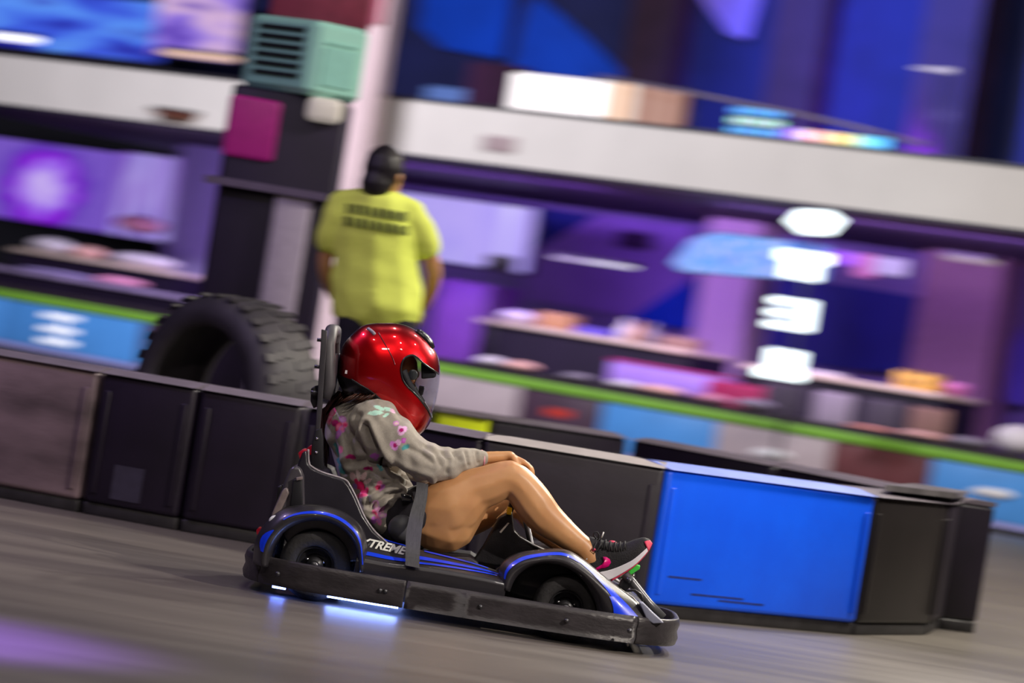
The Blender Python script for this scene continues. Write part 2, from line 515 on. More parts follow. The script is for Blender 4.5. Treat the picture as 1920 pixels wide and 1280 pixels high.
BPL = mat('charcoal_barrier_plastic', (0.009, 0.005, 0.014), 0.45, noise_amt=0.25, nscale=5, bump=0.08, bscale=40)
BPG = mat('grey_barrier_plastic', (0.026, 0.022, 0.030), 0.45, noise_amt=0.2, nscale=5, bump=0.08, bscale=40)
BPW = mat('sheen_barrier_plastic', (0.15, 0.105, 0.12), 0.5, noise_amt=0.75, nscale=1.6, bump=0.1, bscale=30, stretch=(0.8, 1, 2.5))  # paler pinkish brown holds the sheen reflected on this panel
BPB = mat('blue_barrier_plastic', (0.0, 0.10, 1.0), 0.42, noise_amt=0.10, nscale=4, bump=0.05, bscale=40)
CAPG = mat('lit_grey_cap_plastic', (0.13, 0.11, 0.14), 0.4, noise_amt=0.2, nscale=6)  # cap tones paler than their panels: light caught on top put into colour
CAPB = mat('lit_blue_cap_plastic', (0.20, 0.27, 0.70), 0.4, noise_amt=0.15, nscale=6)
CAPL = mat('lit_pale_cap_plastic', (0.34, 0.31, 0.30), 0.4, noise_amt=0.15, nscale=6)


def patch(t, L):
    MB().box(0.13, 0.26, -0.004, 0.01, 0.08, 0.22).build('grey_patch', mat('grey_patch_vinyl', (0.03, 0.025, 0.045), 0.6, noise_amt=0.2), t)


def scuffs(t, L):
    m = mat('rubber_scuff', (0.005, 0.02, 0.18), 0.6, noise_amt=0.3)
    for i, (x, z, l) in enumerate(((0.25, 0.10, 0.32), (0.42, 0.085, 0.28), (0.1, 0.16, 0.2))):
        MB().box(x, x + l, -0.0015, 0.002, z, z + 0.008).build('rubber_scuff', m, t)


near = [(-260, 16.1), (158, 15.75), (345, 15.62), (545, 15.55), (880, 15.05), (1232, 15.0), (1632, 15.95), (1772, 16.8)]
npts = [gxy(x, z) for x, z in near]
NL = [('brownish grey barrier panel with painted-in sheen nearest the picture edge behind the kart tail', BPW, CAPG, None),
      ('short black barrier panel with a small grey patch low down', BPL, CAPG, patch),
      ('black barrier panel below the dark hollow of the big tyre', BPL, CAPG, None),
      ('black barrier panel directly behind the driver seat', BPL, CAPG, None),
      ('charcoal barrier panel directly behind the driver knees', BPG, CAPL, None),
      ('bright blue barrier panel ahead of the kart nose', BPB, CAPB, scuffs),
      ('black barrier panel ending the row after the bright blue one', mat('brownblack_barrier_plastic', (0.010, 0.007, 0.008), 0.45, noise_amt=0.2, nscale=5), CAPG, None)]
for i in range(7):
    lab, m, cm, ex = NL[i]
    barrier(npts[i], npts[i + 1], 0.60, 0.22, m, cm, lab, 'barriers of the near row', extra=ex)

far = [(560, 18.9), (800, 18.9), (908, 18.95), (1170, 19.5), (1440, 18.7), (1790, 17.4)]
fpts = [gxy(x, z) for x, z in far]
YEL = mat('yellow_barrier_plastic', (0.62, 0.72, 0.01), 0.45, noise_amt=0.2, nscale=5)
FL = [('dark barrier of the second row below the yellow shirt', BPL), ('yellow-green barrier of the second row in front of the helmet chin', YEL),
      ('black barrier of the second row next to the yellow-green one', BPL), ('black barrier of the second row behind the pale blue cap', BPL),
      ('black barrier of the second row where both rows meet', BPL)]
for i in range(5):
    lab, m = FL[i]
    barrier(fpts[i], fpts[i + 1], 0.60, 0.22, m, CAPG, lab, 'barriers of the second row')
# lid closing the tip between the two rows
tip = Vector((*npts[-1], 0)); a = Vector((*npts[-2], 0)); b = Vector((*fpts[-1], 0))
lid = add_mesh('corner_lid', [a.lerp(tip, 0.1) + Vector((0, 0.1, 0.605)), tip + Vector((0.02, 0, 0.605)), b + Vector((0.05, 0.2, 0.605)), a + Vector((0.3, 1.5, 0.605)),
                              a.lerp(tip, 0.1) + Vector((0, 0.1, 0.63)), tip + Vector((0.02, 0, 0.63)), b + Vector((0.05, 0.2, 0.63)), a + Vector((0.3, 1.5, 0.63))],
               [(3, 2, 1, 0), (4, 5, 6, 7), (0, 1, 5, 4), (1, 2, 6, 5), (2, 3, 7, 6), (3, 0, 4, 7)], mat('scratched_lid_plastic', (0.12, 0.11, 0.12), 0.35, noise_amt=0.5, nscale=4))
tag(lid, 'flat grey lid closing the tip where the two barrier rows meet', 'lid')
endp = barrier((npts[-1][0], npts[-1][1]), (b.x + 0.04, b.y + 0.2), 0.60, 0.1, BPL, CAPG, 'narrow black end barrier turning the corner at the tip', 'barriers of the near row')

# ---- the big tyre standing behind the near row
tc = P(418, 765, 4.6); tc.z = 0.49
TR, TW = 0.49, 0.36
tyre = empty('tractor_tyre', (tc.x, tc.y, 0), 'huge black tractor tyre standing upright behind the near barriers', 'tyre', rz=radians(-44))
prof = [(0.33, -TW / 2 + 0.03), (0.34, -TW / 2), (0.40, -TW / 2 - 0.012), (0.455, -TW / 2 + 0.02), (0.478, -TW / 2 + 0.07), (0.482, 0.0),
        (0.478, TW / 2 - 0.07), (0.455, TW / 2 - 0.02), (0.40, TW / 2 + 0.012), (0.34, TW / 2), (0.33, TW / 2 - 0.03)]
inner = [(0.34, TW / 2 - 0.04), (0.40, TW / 2 - 0.03), (0.45, 0.1), (0.455, 0), (0.45, -0.1), (0.40, -TW / 2 + 0.03), (0.34, -TW / 2 + 0.04), (0.33, -TW / 2 + 0.03)]
MB().lathe(prof + inner, (0, 0, 0.49), n=64).build('carcass', mat('big_tyre_rubber', (0.030, 0.026, 0.034), 0.6, noise_amt=0.3, nscale=8), tyre, smooth=True)
lug = MB()
for k in range(30):
    for s in (-1, 1):
        a = 2 * pi * (k + 0.25 * s) / 30
        for j in range(3):
            y0 = s * (0.01 + 0.05 * j); aa = a + s * 0.03 * j
            T = lambda v, aa=aa: Vector((cos(aa) * v.x - sin(aa) * v.z, v.y, sin(aa) * v.x + cos(aa) * v.z + 0.49))
            lug.box(0.470, 0.486 - 0.002 * j, min(y0, y0 + s * 0.055), max(y0, y0 + s * 0.055), -0.02, 0.02, T)
tag(lug.build('tread_lug', mat('big_tyre_rubber', (0.045, 0.042, 0.047), 0.6), tyre), kind='stuff')

# ================================================================== THE KART
KY = 0.38                                   # the kart's centre line in depth
kc = P(870, 1120, 0.38)
KO = Vector((kc.x, KY, 0))
kart = empty('go_kart', KO, 'black electric go-kart with blue stripes racing past the barriers', 'go-kart')


def kp(name, mb, m, parent=None, **k):
    """a kart part given in world coordinates"""
    if parent is None: parent = kart; off = KO
    else: off = KO
    return mb.build(name, m, parent, off=off, **k)


# ---- bumper: a hollow rubber band round the whole kart, in sections
xr, xf = P(457, 1040, 0.1).x, P(1273, 1165, 0.25).x
yn, yf = -0.12, 0.86


def plan(t):
    """closed plan of the bumper, t in 0..1"""
    a = 2 * pi * t
    n = 5.0 if cos(a) < 0 else 3.4
    cx, cy = (xr + xf) / 2, (yn + yf) / 2
    X = (abs(cos(a)) ** (2 / n)) * (1 if cos(a) > 0 else -1) * (xf - xr) / 2 + cx
    Y = (abs(sin(a)) ** (2 / 3.6)) * (1 if sin(a) > 0 else -1) * (yf - yn) / 2 + cy
    return X, Y


def band(t0, t1, z0, z1, th=0.018, n=40):
    mb = MB(); pts = []
    raw = [plan(t0 + (t1 - t0) * i / 400) for i in range(401)]
    # even spacing
    acc = [0]
    for i in range(400): acc.append(acc[-1] + hypot(raw[i + 1][0] - raw[i][0], raw[i + 1][1] - raw[i][1]))
    for i in range(n + 1):
        s = acc[-1] * i / n; j = max(1, next((q for q in range(401) if acc[q] >= s), 400))
        pts.append(raw[j])
    vs_, fs = [], []
    cx, cy = (xr + xf) / 2, KY
    sec = [(0, z0), (0.006, z0 + 0.25 * (z1 - z0)), (0.0, z0 + 0.5 * (z1 - z0)), (0.006, z0 + 0.75 * (z1 - z0)), (0, z1), (-th, z1), (-th, z0)]
    for i, (x, y) in enumerate(pts):
        a = pts[max(i - 1, 0)]; b = pts[min(i + 1, n)]
        tx, ty = b[0] - a[0], b[1] - a[1]; l = hypot(tx, ty) or 1
        nx, ny = ty / l, -tx / l
        for d, z in sec: vs_.append((x + nx * d, y + ny * d, z))
    k = len(sec)
    for i in range(n):
        for j in range(k): fs.append((i * k + j, i * k + (j + 1) % k, (i + 1) * k + (j + 1) % k, (i + 1) * k + j))
    fs += [tuple(range(k)), tuple(n * k + j for j in range(k))]
    return mb.raw(vs_, fs)


for t0, t1 in ((0.605, 0.7450), (0.7450, 0.868), (0.8685, 1.13), (1.1305, 1.368), (1.3685, 1.6045)):
    o = kp('bumper_band', band(t0, t1, 0.036, 0.128), BAND(), smooth=True)
    bevel(o, 0.004, 2, 50)
# bumper bolts
for px in (520, 712, 722, 900, 1062, 1180):
    p = P(px, 1080 + (px - 520) * 0.16, yn)
    kp('bolt', MB().lathe([(0, -0.006), (0.007, -0.005), (0.009, 0.004), (0, 0.004)], (p.x, yn - 0.002, 0.082), n=10), STEEL(), smooth=True)

# ---- chassis: floor pan, side rails, cross tubes
X = lambda px, py=1060, Y=0.1: P(px, py, Y).x
kp('floor_pan', MB().box(X(690), X(1200), 0.04, 0.72, 0.045, 0.055), mat('floor_pan_metal', (0.03, 0.03, 0.035), 0.4, metal=0.6, noise_amt=0.2), bev=0.002)
for Y in (0.02, 0.74):
    kp('frame_rail', MB().tube([(X(500), Y, 0.07), (X(900), Y, 0.07), (X(1150), Y + (0.05 if Y < .3 else -0.05), 0.07), (X(1225), Y + (0.12 if Y < .3 else -0.12), 0.08)], 0.014), STEEL(), smooth=True)
for px in (560, 820, 1062, 1180):
    kp('cross_tube', MB().tube([(X(px), 0.02, 0.07), (X(px), 0.74, 0.07)], 0.013), STEEL(), smooth=True)

# ---- wheels
TYR = RUB()
RIM = mat('dark_wheel_rim', (0.03, 0.03, 0.034), 0.35, metal=0.5, noise_amt=0.2)


def wheel(px, py, Y0, w, R, near):
    c = P(px, py, Y0 if near else 0.0)
    cx = P(px, py, 0.0).x
    s = 1 if near else -1
    c = Vector((cx, Y0, R))
    rr = R * 0.52
    tp = [(rr, 0.012 * s), (rr * 1.1, -0.002 * s), (R * 0.88, 0), (R * 0.985, 0.018 * s), (R, 0.035 * s), (R, (w - 0.035) * s), (R * 0.985, (w - 0.018) * s), (R * 0.88, w * s), (rr, (w - 0.01) * s)]
    ty = kp('wheel', MB().lathe(tp + [(rr * 0.96, 0.01 * s)], c, n=48), TYR, smooth=True)
    rp = [(rr * 1.0, 0.010 * s), (rr * 0.94, 0.008 * s), (rr * 0.90, 0.03 * s), (rr * 0.55, 0.042 * s), (0.03, 0.03 * s), (0.026, 0.012 * s), (0.0, 0.010 * s)]
    kp('rim', MB().lathe(rp, c, n=36), RIM, ty, smooth=True)
    hub = MB().lathe([(0.016, 0.012 * s), (0.016, -0.004 * s), (0.011, -0.010 * s), (0.0, -0.010 * s)], c, n=14)
    kp('hub_nut', hub, STEEL(), ty, smooth=True)
    for k in range(3):
        a = 2 * pi * k / 3 + 0.5
        kp('wheel_bolt', MB().lathe([(0, 0.020 * s), (0.005, 0.021 * s), (0.006, 0.034 * s)], c + Vector((cos(a) * 0.032, 0, sin(a) * 0.032)), n=8), CHROME(), ty, smooth=True)
    return ty


wheel(590, 1056, 0.0, 0.16, 0.121, True)
wheel(590, 1056, 0.76, 0.16, 0.121, False)
wheel(1062, 1133, 0.01, 0.11, 0.113, True)
wheel(1062, 1133, 0.75, 0.11, 0.113, False)
kp('axle', MB().tube([(P(590, 1056, 0).x, 0.1, 0.121), (P(590, 1056, 0).x, 0.66, 0.121)], 0.012), STEEL(), smooth=True)
kp('axle', MB().tube([(P(1062, 1133, 0).x, 0.06, 0.113), (P(1062, 1133, 0).x, 0.70, 0.113)], 0.010), STEEL(), smooth=True)


# ---- fenders: an arch swept from the inner lip over a round shoulder to the outer edge
def resample(pts, n):
    pts = crom(pts, 12); acc = [0]
    for i in range(len(pts) - 1): acc.append(acc[-1] + hypot(pts[i + 1][0] - pts[i][0], pts[i + 1][1] - pts[i][1]))
    out = []
    for i in range(n + 1):
        s = acc[-1] * i / n; j = 0
        while j < len(acc) - 2 and acc[j + 1] < s: j += 1
        t = (s - acc[j]) / max(acc[j + 1] - acc[j], 1e-9)
        out.append((pts[j][0] + (pts[j + 1][0] - pts[j][0]) * t, pts[j][1] + (pts[j + 1][1] - pts[j][1]) * t))
    return out


class Fender:
    def __init__(s, inner, outer, yout, bulge, depth, n=48):
        s.I, s.O, s.n = resample(inner, n), resample(outer, n), n
        s.yout, s.bulge, s.depth = yout, bulge, depth

    def at(s, i, t, lift=0.0):
        (ax, ay), (bx, by) = s.I[i], s.O[i]
        px, py = ax + (bx - ax) * t, ay + (by - ay) * t
        y = s.yout + 0.035 - s.bulge * sin(pi * min(max(0.12 + 0.88 * t, 0), 1) ** 0.85) - lift
        p = P(px, py, 0.0)
        return Vector((p.x, y, p.z))

    def flip(s, v): return Vector((v.x, 2 * KY - v.y, v.z))

    def mesh(s, near=True, sgn=1):
        ts = [0, 0.06, 0.15, 0.27, 0.4, 0.54, 0.68, 0.8, 0.9, 0.96, 1.0]
        vs_, fs = [], []
        for i in range(s.n + 1):
            q = s.at(i, 0); row = [Vector((q.x, q.y + s.depth, q.z)), Vector((q.x, q.y + 0.03, q.z))]
            row += [s.at(i, t) for t in ts]
            e = row[-1]; row += [Vector((e.x, e.y + 0.02, e.z + 0.002)), Vector((e.x, s.yout + s.depth, e.z))]
            vs_ += row if near else [s.flip(v) for v in row]
        k = len(ts) + 4
        for i in range(s.n):
            for j in range(k - 1): fs.append((i * k + j, i * k + j + 1, (i + 1) * k + j + 1, (i + 1) * k + j))
            fs.append((i * k + k - 1, i * k, (i + 1) * k, (i + 1) * k + k - 1))
        fs += [tuple(range(k)), tuple(s.n * k + j for j in range(k))]
        return MB().raw(vs_, fs)

    def stripe(s, i0, i1, t0, t1, near=True, lift=0.0025):
        """t0, t1 functions of 0..1 along the stripe"""
        vs_, fs = [], []; m = i1 - i0
        for i in range(i0, i1 + 1):
            f = (i - i0) / m; a, b = t0(f), t1(f)
            for q in range(5):
                v = s.at(i, a + (b - a) * q / 4, lift)
                vs_.append(v if near else s.flip(v))
        for i in range(m):
            for j in range(4): fs.append((i * 5 + j, i * 5 + j + 1, (i + 1) * 5 + j + 1, (i + 1) * 5 + j))
        return MB().raw(vs_, fs)


# rear fender (picture order: tail, over the top, to the side pod)
rf = Fender([(508, 1062), (512, 1030), (530, 1000), (558, 982), (590, 975), (622, 980), (650, 998), (668, 1028), (672, 1072)],
            [(474, 1056), (478, 1015), (494, 985), (524, 957), (560, 947), (612, 950), (655, 968), (684, 1002), (692, 1068)], -0.035, 0.055, 0.20)
ff = Fender([(956, 1108), (968, 1082), (990, 1064), (1020, 1056), (1052, 1060), (1082, 1076), (1104, 1104), (1116, 1130), (1120, 1152)],
            [(934, 1100), (938, 1062), (968, 1041), (1010, 1034), (1058, 1033), (1092, 1050), (1140, 1088), (1186, 1124), (1226, 1162)], -0.03, 0.05, 0.17)
for near in (True, False):
    fo = kp('rear_fender', rf.mesh(near), BODY(), smooth=True)
    kp('blue_stripe', rf.stripe(15, 46, lambda f: 0.50 - 0.05 * f, lambda f: 0.50 + 0.05 + 0.16 * sin(pi * min(f * 1.1, 1)) * 0.8, near), KBLUE(), fo, smooth=True)
    kp('blue_stripe', rf.stripe(4, 11, lambda f: 0.42, lambda f: 0.42 + 0.34 * sin(pi * (0.15 + 0.8 * f)), near), KBLUE(), fo, smooth=True)
    fo2 = kp('front_fender', ff.mesh(near), BODY(), smooth=True)
    kp('blue_stripe', ff.stripe(3, 26, lambda f: 0.52 + 0.25 * f, lambda f: 0.52 + 0.27 * f + 0.22 * sin(pi * (0.15 + 0.75 * f)), near), KBLUE(), fo2, smooth=True)
    kp('blue_stripe', ff.stripe(26, 40, lambda f: 0.80 - 0.28 * f, lambda f: 0.90 - 0.16 * f, near), KBLUE(), fo2, smooth=True)
    kp('blue_stripe', ff.stripe(40, 48, lambda f: 0.46 - 0.18 * f, lambda f: 0.74 + 0.02 * f, near), KBLUE(), fo2, smooth=True)


# ---- side pods between the fenders
def pod_rows(near):
    st = [(668, 1044, 1004), (692, 1048, 1003), (730, 1055, 1015), (790, 1062, 1031), (840, 1070, 1043), (890, 1079, 1056), (925, 1086, 1068), (950, 1092, 1080)]
    rows = []
    for px, ye, yi in crom(st, 5):
        e = P(px, ye, -0.035); i_ = P(px + 2, yi, 0.085)
        r = [Vector((e.x, -0.02, 0.05)), Vector((e.x, -0.038, 0.08)), Vector((e.x, -0.042, e.z - 0.012)), Vector((e.x, -0.034, e.z)), Vector((e.x, -0.025, e.z + 0.004))]
        for k in range(1, 8):
            t = k / 8; r.append(Vector((e.x, -0.025 + 0.11 * t, e.z + 0.004 + (i_.z - e.z) * (t + 0.05 * sin(pi * t)))))
        r += [Vector((e.x, 0.085, i_.z)), Vector((e.x, 0.105, i_.z - 0.012)), Vector((e.x, 0.11, 0.06))]
        rows.append(r if near else [Vector((v.x, 2 * KY - v.y, v.z)) for v in r])
    return rows


for near in (True, False):
    rows = pod_rows(near); k = len(rows[0]); vs_ = [v for r in rows for v in r]; fs = []
    for i in range(len(rows) - 1):
        for j in range(k): fs.append((i * k + j, i * k + (j + 1) % k, (i + 1) * k + (j + 1) % k, (i + 1) * k + j))
    fs += [tuple(range(k)), tuple((len(rows) - 1) * k + j for j in range(k))]
    pod = kp('side_pod', MB().raw(vs_, fs), BODY()); bevel(pod, 0.004, 3, 30)

    def podstripe(r0, r1, f0, f1):
        sv, sf = [], []
        up_ = Vector((0, -0.5 if near else 0.5, 0.85)) * 0.0022
        for i in range(r0, r1 + 1):
            f = (i - r0) / (r1 - r0)
            for q in range(3):
                t = f0(f) + (f1(f) - f0(f)) * q / 2
                jj = 4 + t * 8; j0 = min(int(jj), 11); v = rows[i][j0].lerp(rows[i][j0 + 1], jj - j0)
                sv.append(v + up_)
        for i in range(r1 - r0):
            for q in range(2): sf.append((i * 3 + q, i * 3 + q + 1, (i + 1) * 3 + q + 1, (i + 1) * 3 + q))
        return kp('blue_stripe', MB().raw(sv, sf), KBLUE(), pod, smooth=True)
    podstripe(1, 14, lambda f: 0.06, lambda f: 0.20)
    podstripe(4, 14, lambda f: 0.86, lambda f: 0.98)
    podstripe(14, 31, lambda f: 0.03 + 0.22 * f, lambda f: 0.13 + 0.22 * f)
    podstripe(14, 33, lambda f: 0.26 + 0.2 * f, lambda f: 0.46 + 0.12 * f)
    podstripe(15, 28, lambda f: 0.80 - 0.1 * f, lambda f: 0.94 - 0.14 * f)
    if near:
        q = rows[8][4].lerp(rows[8][12], 0.52)
        text('white_lettering', 'XTREME', 0.042, mat('white_decal_highlight', (0.75, 0.76, 0.72), 0.4, noise_amt=0.05), pod,
             (q + Vector((-0.004, -0.010, 0.010))) - KO, (radians(62), radians(3.5), 0), 0.0008, 0.35, 0.0012)
# short panel behind the nose joining the pod and the front fender
kp('toe_panel', MB().prism(pp([(925, 1072), (950, 1052), (1000, 1046), (1100, 1060), (1188, 1120), (1225, 1160), (1100, 1150), (940, 1120)]), 0.13, 0.15), BODY(), bev=0.004)
kp('toe_panel', MB().prism(pp([(925, 1072), (950, 1052), (1000, 1046), (1100, 1060), (1188, 1120), (1225, 1160), (1100, 1150), (940, 1120)]), 0.61, 0.63), BODY(), bev=0.004)

# ---- nose: the fairing between the front wheels with a grey edge and a tube
NB = BODY()
nv, nf = [], []
prof_t = [(1120, 1076), (1150, 1100), (1185, 1120), (1215, 1142), (1238, 1165)]
for i, (px, py) in enumerate(prof_t):
    p = P(px, py, 0.1)
    for Y in (0.10, 0.14, 0.62, 0.66):
        nv.append(Vector((p.x, Y, p.z - (0.01 if Y in (0.10, 0.66) else 0))))
for i, (px, py) in enumerate(prof_t):
    p = P(px, py, 0.1)
    for Y in (0.10, 0.14, 0.62, 0.66): nv.append(Vector((p.x - 0.01, Y, max(p.z - 0.04, 0.05))))
m_ = 4
for lay in (0, 20):
    for i in range(4):
        for j in range(3): nf.append((lay + i * m_ + j, lay + i * m_ + j + 1, lay + (i + 1) * m_ + j + 1, lay + (i + 1) * m_ + j))
for i in range(4):
    nf.append((i * 4, (i + 1) * 4, 20 + (i + 1) * 4, 20 + i * 4)); nf.append((i * 4 + 3, (i + 1) * 4 + 3, 20 + (i + 1) * 4 + 3, 20 + i * 4 + 3))
nf += [(0, 1, 2, 3, 23, 22, 21, 20), (16, 17, 18, 19, 39, 38, 37, 36)]
kp('nose_fairing', MB().raw(nv, nf), NB)
GREYP = mat('grey_nose_trim', (0.20, 0.21, 0.29), 0.35, noise_amt=0.1)
kp('nose_trim', MB().prism(pp([(1196, 1124), (1204, 1126), (1222, 1144), (1243, 1163), (1222, 1164), (1210, 1156)]), -0.02, 0.07), GREYP, bev=0.004, segs=3)
for Y in (0.22, 0.54):
    kp('nose_tube', MB().tube([P(1172, 1076, Y), P(1186, 1092, Y), P(1216, 1130, Y), P(1243, 1158, Y)], 0.015, n=12), mat('nose_tube_metal', (0.10, 0.10, 0.11), 0.35, metal=0.4, noise_amt=0.1), smooth=True)
kp('nose_tube', MB().tube([P(1180, 1088, 0.20), P(1180, 1088, 0.58)], 0.012), STEEL(), smooth=True)
kp('cable_loop', MB().tube([P(1176, 1107, 0.12), P(1190, 1106, 0.12), P(1202, 1114, 0.12), P(1206, 1124, 0.12), P(1200, 1134, 0.12)], 0.0045, n=8), BLK(), smooth=True)
kp('tie_rod', MB().tube([P(1150, 1096, 0.2), P(1176, 1130, 0.2), P(1210, 1158, 0.2)], 0.006, n=8), CHROME(), smooth=True)

# ---- pedals
for Y in (0.27, 0.49):
    pd = kp('pedal', MB().prism(pY([(1163, 1082), (1192, 1058), (1200, 1060), (1198, 1066), (1170, 1084)], Y), Y - 0.035, Y + 0.035), mat('green_pedal_plate', (0.06, 0.60, 0.07), 0.35, noise_amt=0.15), bev=0.002)
    tag(pd, 'bright green pedal plate')
    kp('pedal_bracket', MB().prism(pY([(1164, 1086), (1178, 1074), (1190, 1074), (1191, 1082), (1176, 1106), (1166, 1110), (1160, 1096)], Y), Y - 0.03, Y + 0.03), STEEL(), pd, bev=0.003)
    q = P(1187, 1078, Y)
    kp('pivot_bolt', MB().lathe([(0, -0.036), (0.006, -0.035), (0.007, 0.036), (0, 0.036)], (q.x, Y, q.z), n=10), CHROME(), pd, smooth=True)
    kp('pedal_arm', MB().tube([P(1172, 1098, Y), P(1180, 1150, Y)], 0.008), STEEL(), pd, smooth=True)

# ---- steering column box, steering wheel
box_ = kp('steering_fairing', MB().prism(pp([(934, 976), (960, 963), (964, 1000), (976, 1012), (1000, 1026), (1030, 1040), (1010, 1060), (930, 1068), (884, 1060), (905, 1030)]), 0.32, 0.44), BLK(), bev=0.008, segs=3)
kp('painted_highlight', MB().prism(pp([(936, 1003), (952, 985), (955, 986), (939, 1005)]), 0.317, 0.322), mat('white_decal_highlight', (0.75, 0.76, 0.72), 0.4), box_)  # white sliver is a highlight painted onto the fairing
swc = P(972, 914, KY); sd = (P(990, 870, KY) - P(956, 960, KY)).normalized()
R_ = 0.084; yv = Vector((0, 1, 0))
sw = kp('steering_wheel', MB().tube([swc + (sd * cos(2 * pi * i / 40) + yv * sin(2 * pi * i / 40)) * R_ for i in range(40)], 0.012, n=10, closed=True), BLK(), smooth=True)
ax = sd.cross(yv)
for a in (0, 2.2, -2.2):
    d = sd * cos(a) + yv * sin(a)
    kp('spoke', MB().tube([swc + ax * 0.0, swc + d * R_ * 0.97], 0.009, n=8), BLK(), sw, smooth=True)
kp('wheel_hub', MB().tube([swc - ax * 0.014, swc + ax * 0.014], 0.028, n=20), BLK(), sw)
yp = P(955, 957, KY - 0.035)
kp('yellow_marker', MB().box(yp.x - 0.008, yp.x + 0.008, yp.y - 0.03, yp.y + 0.05, yp.z - 0.013, yp.z + 0.014), mat('yellow_marker_plastic', (0.9, 0.62, 0.0), 0.4, noise_amt=0.1), sw, bev=0.003)
kp('steering_column', MB().tube([swc, P(1000, 1040, KY), P(1060, 1100, KY)], 0.011), STEEL(), smooth=True)

# ---- seat: side wings, back shell, bucket
SEAT = mat('seat_shell_plastic', (0.020, 0.018, 0.026), 0.30, noise_amt=0.25, nscale=8, bump=0.05, bscale=200, coat=0.2)
wing = [(577, 842), (579, 868), (586, 876), (604, 884), (645, 897), (656, 910), (668, 933), (682, 966), (700, 993), (722, 1013), (748, 1036), (752, 1052), (560, 1052), (530, 1000), (548, 930), (560, 868), (568, 846)]
for y0, y1 in ((0.045, 0.085), (0.675, 0.715)):
    wg = kp('seat_wing', MB().prism(pp(wing), y0, y1), SEAT, bev=0.009, segs=4)
EDGE = mat('edge_highlight_plastic', (0.33, 0.30, 0.33), 0.3, noise_amt=0.3, nscale=30)  # pale tone paints the highlight running along the seat wing edges
for y in (0.052, 0.708):
    kp('highlight_bead', MB().tube([P(a_, b_, y) for a_, b_ in crom([(578, 842), (579, 866), (584, 874), (604, 885), (645, 898), (656, 910), (668, 933), (682, 966), (700, 993), (722, 1014), (748, 1037)], 4)], 0.0035, n=8), EDGE, smooth=True)
# cross shell behind the driver
kp('seat_back', MB().prism(pp([(578, 872), (612, 884), (640, 960), (700, 1030), (740, 1062), (600, 1062), (570, 1000), (566, 900)]), 0.085, 0.675), mat('seat_pad_vinyl', (0.012, 0.010, 0.016), 0.5, noise_amt=0.3), bev=0.01)
kp('seat_base', MB().prism(pp([(690, 1024), (760, 1040), (880, 1048), (900, 1062), (880, 1085), (690, 1075)]), 0.12, 0.64), mat('seat_pad_vinyl', (0.012, 0.010, 0.016), 0.5), bev=0.015, segs=3)
sb_ = P(753, 990, 0.15)
kp('hip_pad', MB().ball(sb_, 0.042, sc=(1.1, 0.9, 1.1)), mat('grey_pad_vinyl', (0.075, 0.075, 0.085), 0.45, noise_amt=0.2), smooth=True)
# rear cowl
RC = mat('rear_cowl_plastic', (0.05, 0.045, 0.055), 0.3, noise_amt=0.3, nscale=7, coat=0.3)
kp('rear_cowl', MB().prism(pp([(545, 878), (553, 871), (566, 874), (572, 890), (574, 960), (520, 1010), (498, 1030), (486, 1010), (508, 972), (531, 914)]), 0.02, 0.74), RC, bev=0.012, segs=4)
kp('cowl_rib', MB().prism(pp([(536, 913), (542, 912), (545, 922), (525, 966), (512, 968), (514, 958), (532, 918)]), 0.0, 0.04), mat('worn_grey_plastic', (0.20, 0.16, 0.16), 0.35, noise_amt=0.3), bev=0.005, segs=3)
kp('cowl_slot', MB().prism(pp([(552, 897), (569, 894), (570, 948), (546, 950)]), 0.008, 0.03), mat('slot_black', (0.004, 0.004, 0.008), 0.6), bev=0.004)
kp('cowl_rib', MB().prism(pp([(558, 893), (570, 891), (570, 897), (559, 899)]), 0.0, 0.03), mat('worn_grey_plastic', (0.20, 0.16, 0.16), 0.35), bev=0.002)
kp('rear_latch', MB().prism(pp([(520, 912), (530, 908), (533, 930), (526, 946), (516, 944)]), 0.10, 0.16), BLK(), bev=0.005)
TL = mat('red_tail_lamp', (0.25, 0.006, 0.02), 0.2, emit=(1, 0.02, 0.05), estr=0.06, noise_amt=0.1)
kp('tail_lamp', MB().prism(pp([(560, 848), (570, 840), (577, 842), (577, 858), (564, 862)]), 0.05, 0.14), TL, bev=0.005, segs=3)
kp('tail_lamp', MB().prism(pp([(560, 848), (570, 840), (577, 842), (577, 858), (564, 862)]), 0.62, 0.71), TL, bev=0.005, segs=3)
kp('tail_lamp', MB().prism(pp([(483, 992), (488, 986), (493, 990), (489, 1001), (484, 1000)]), 0.03, 0.10), TL, bev=0.002)
hl = P(521, 977, 0.0)
kp('side_reflector', MB().ball((hl.x, -0.008, hl.z), 0.024, sc=(1.25, 0.35, 0.9)), mat('white_reflector', (0.75, 0.78, 0.78), 0.25, noise_amt=0.05), smooth=True)

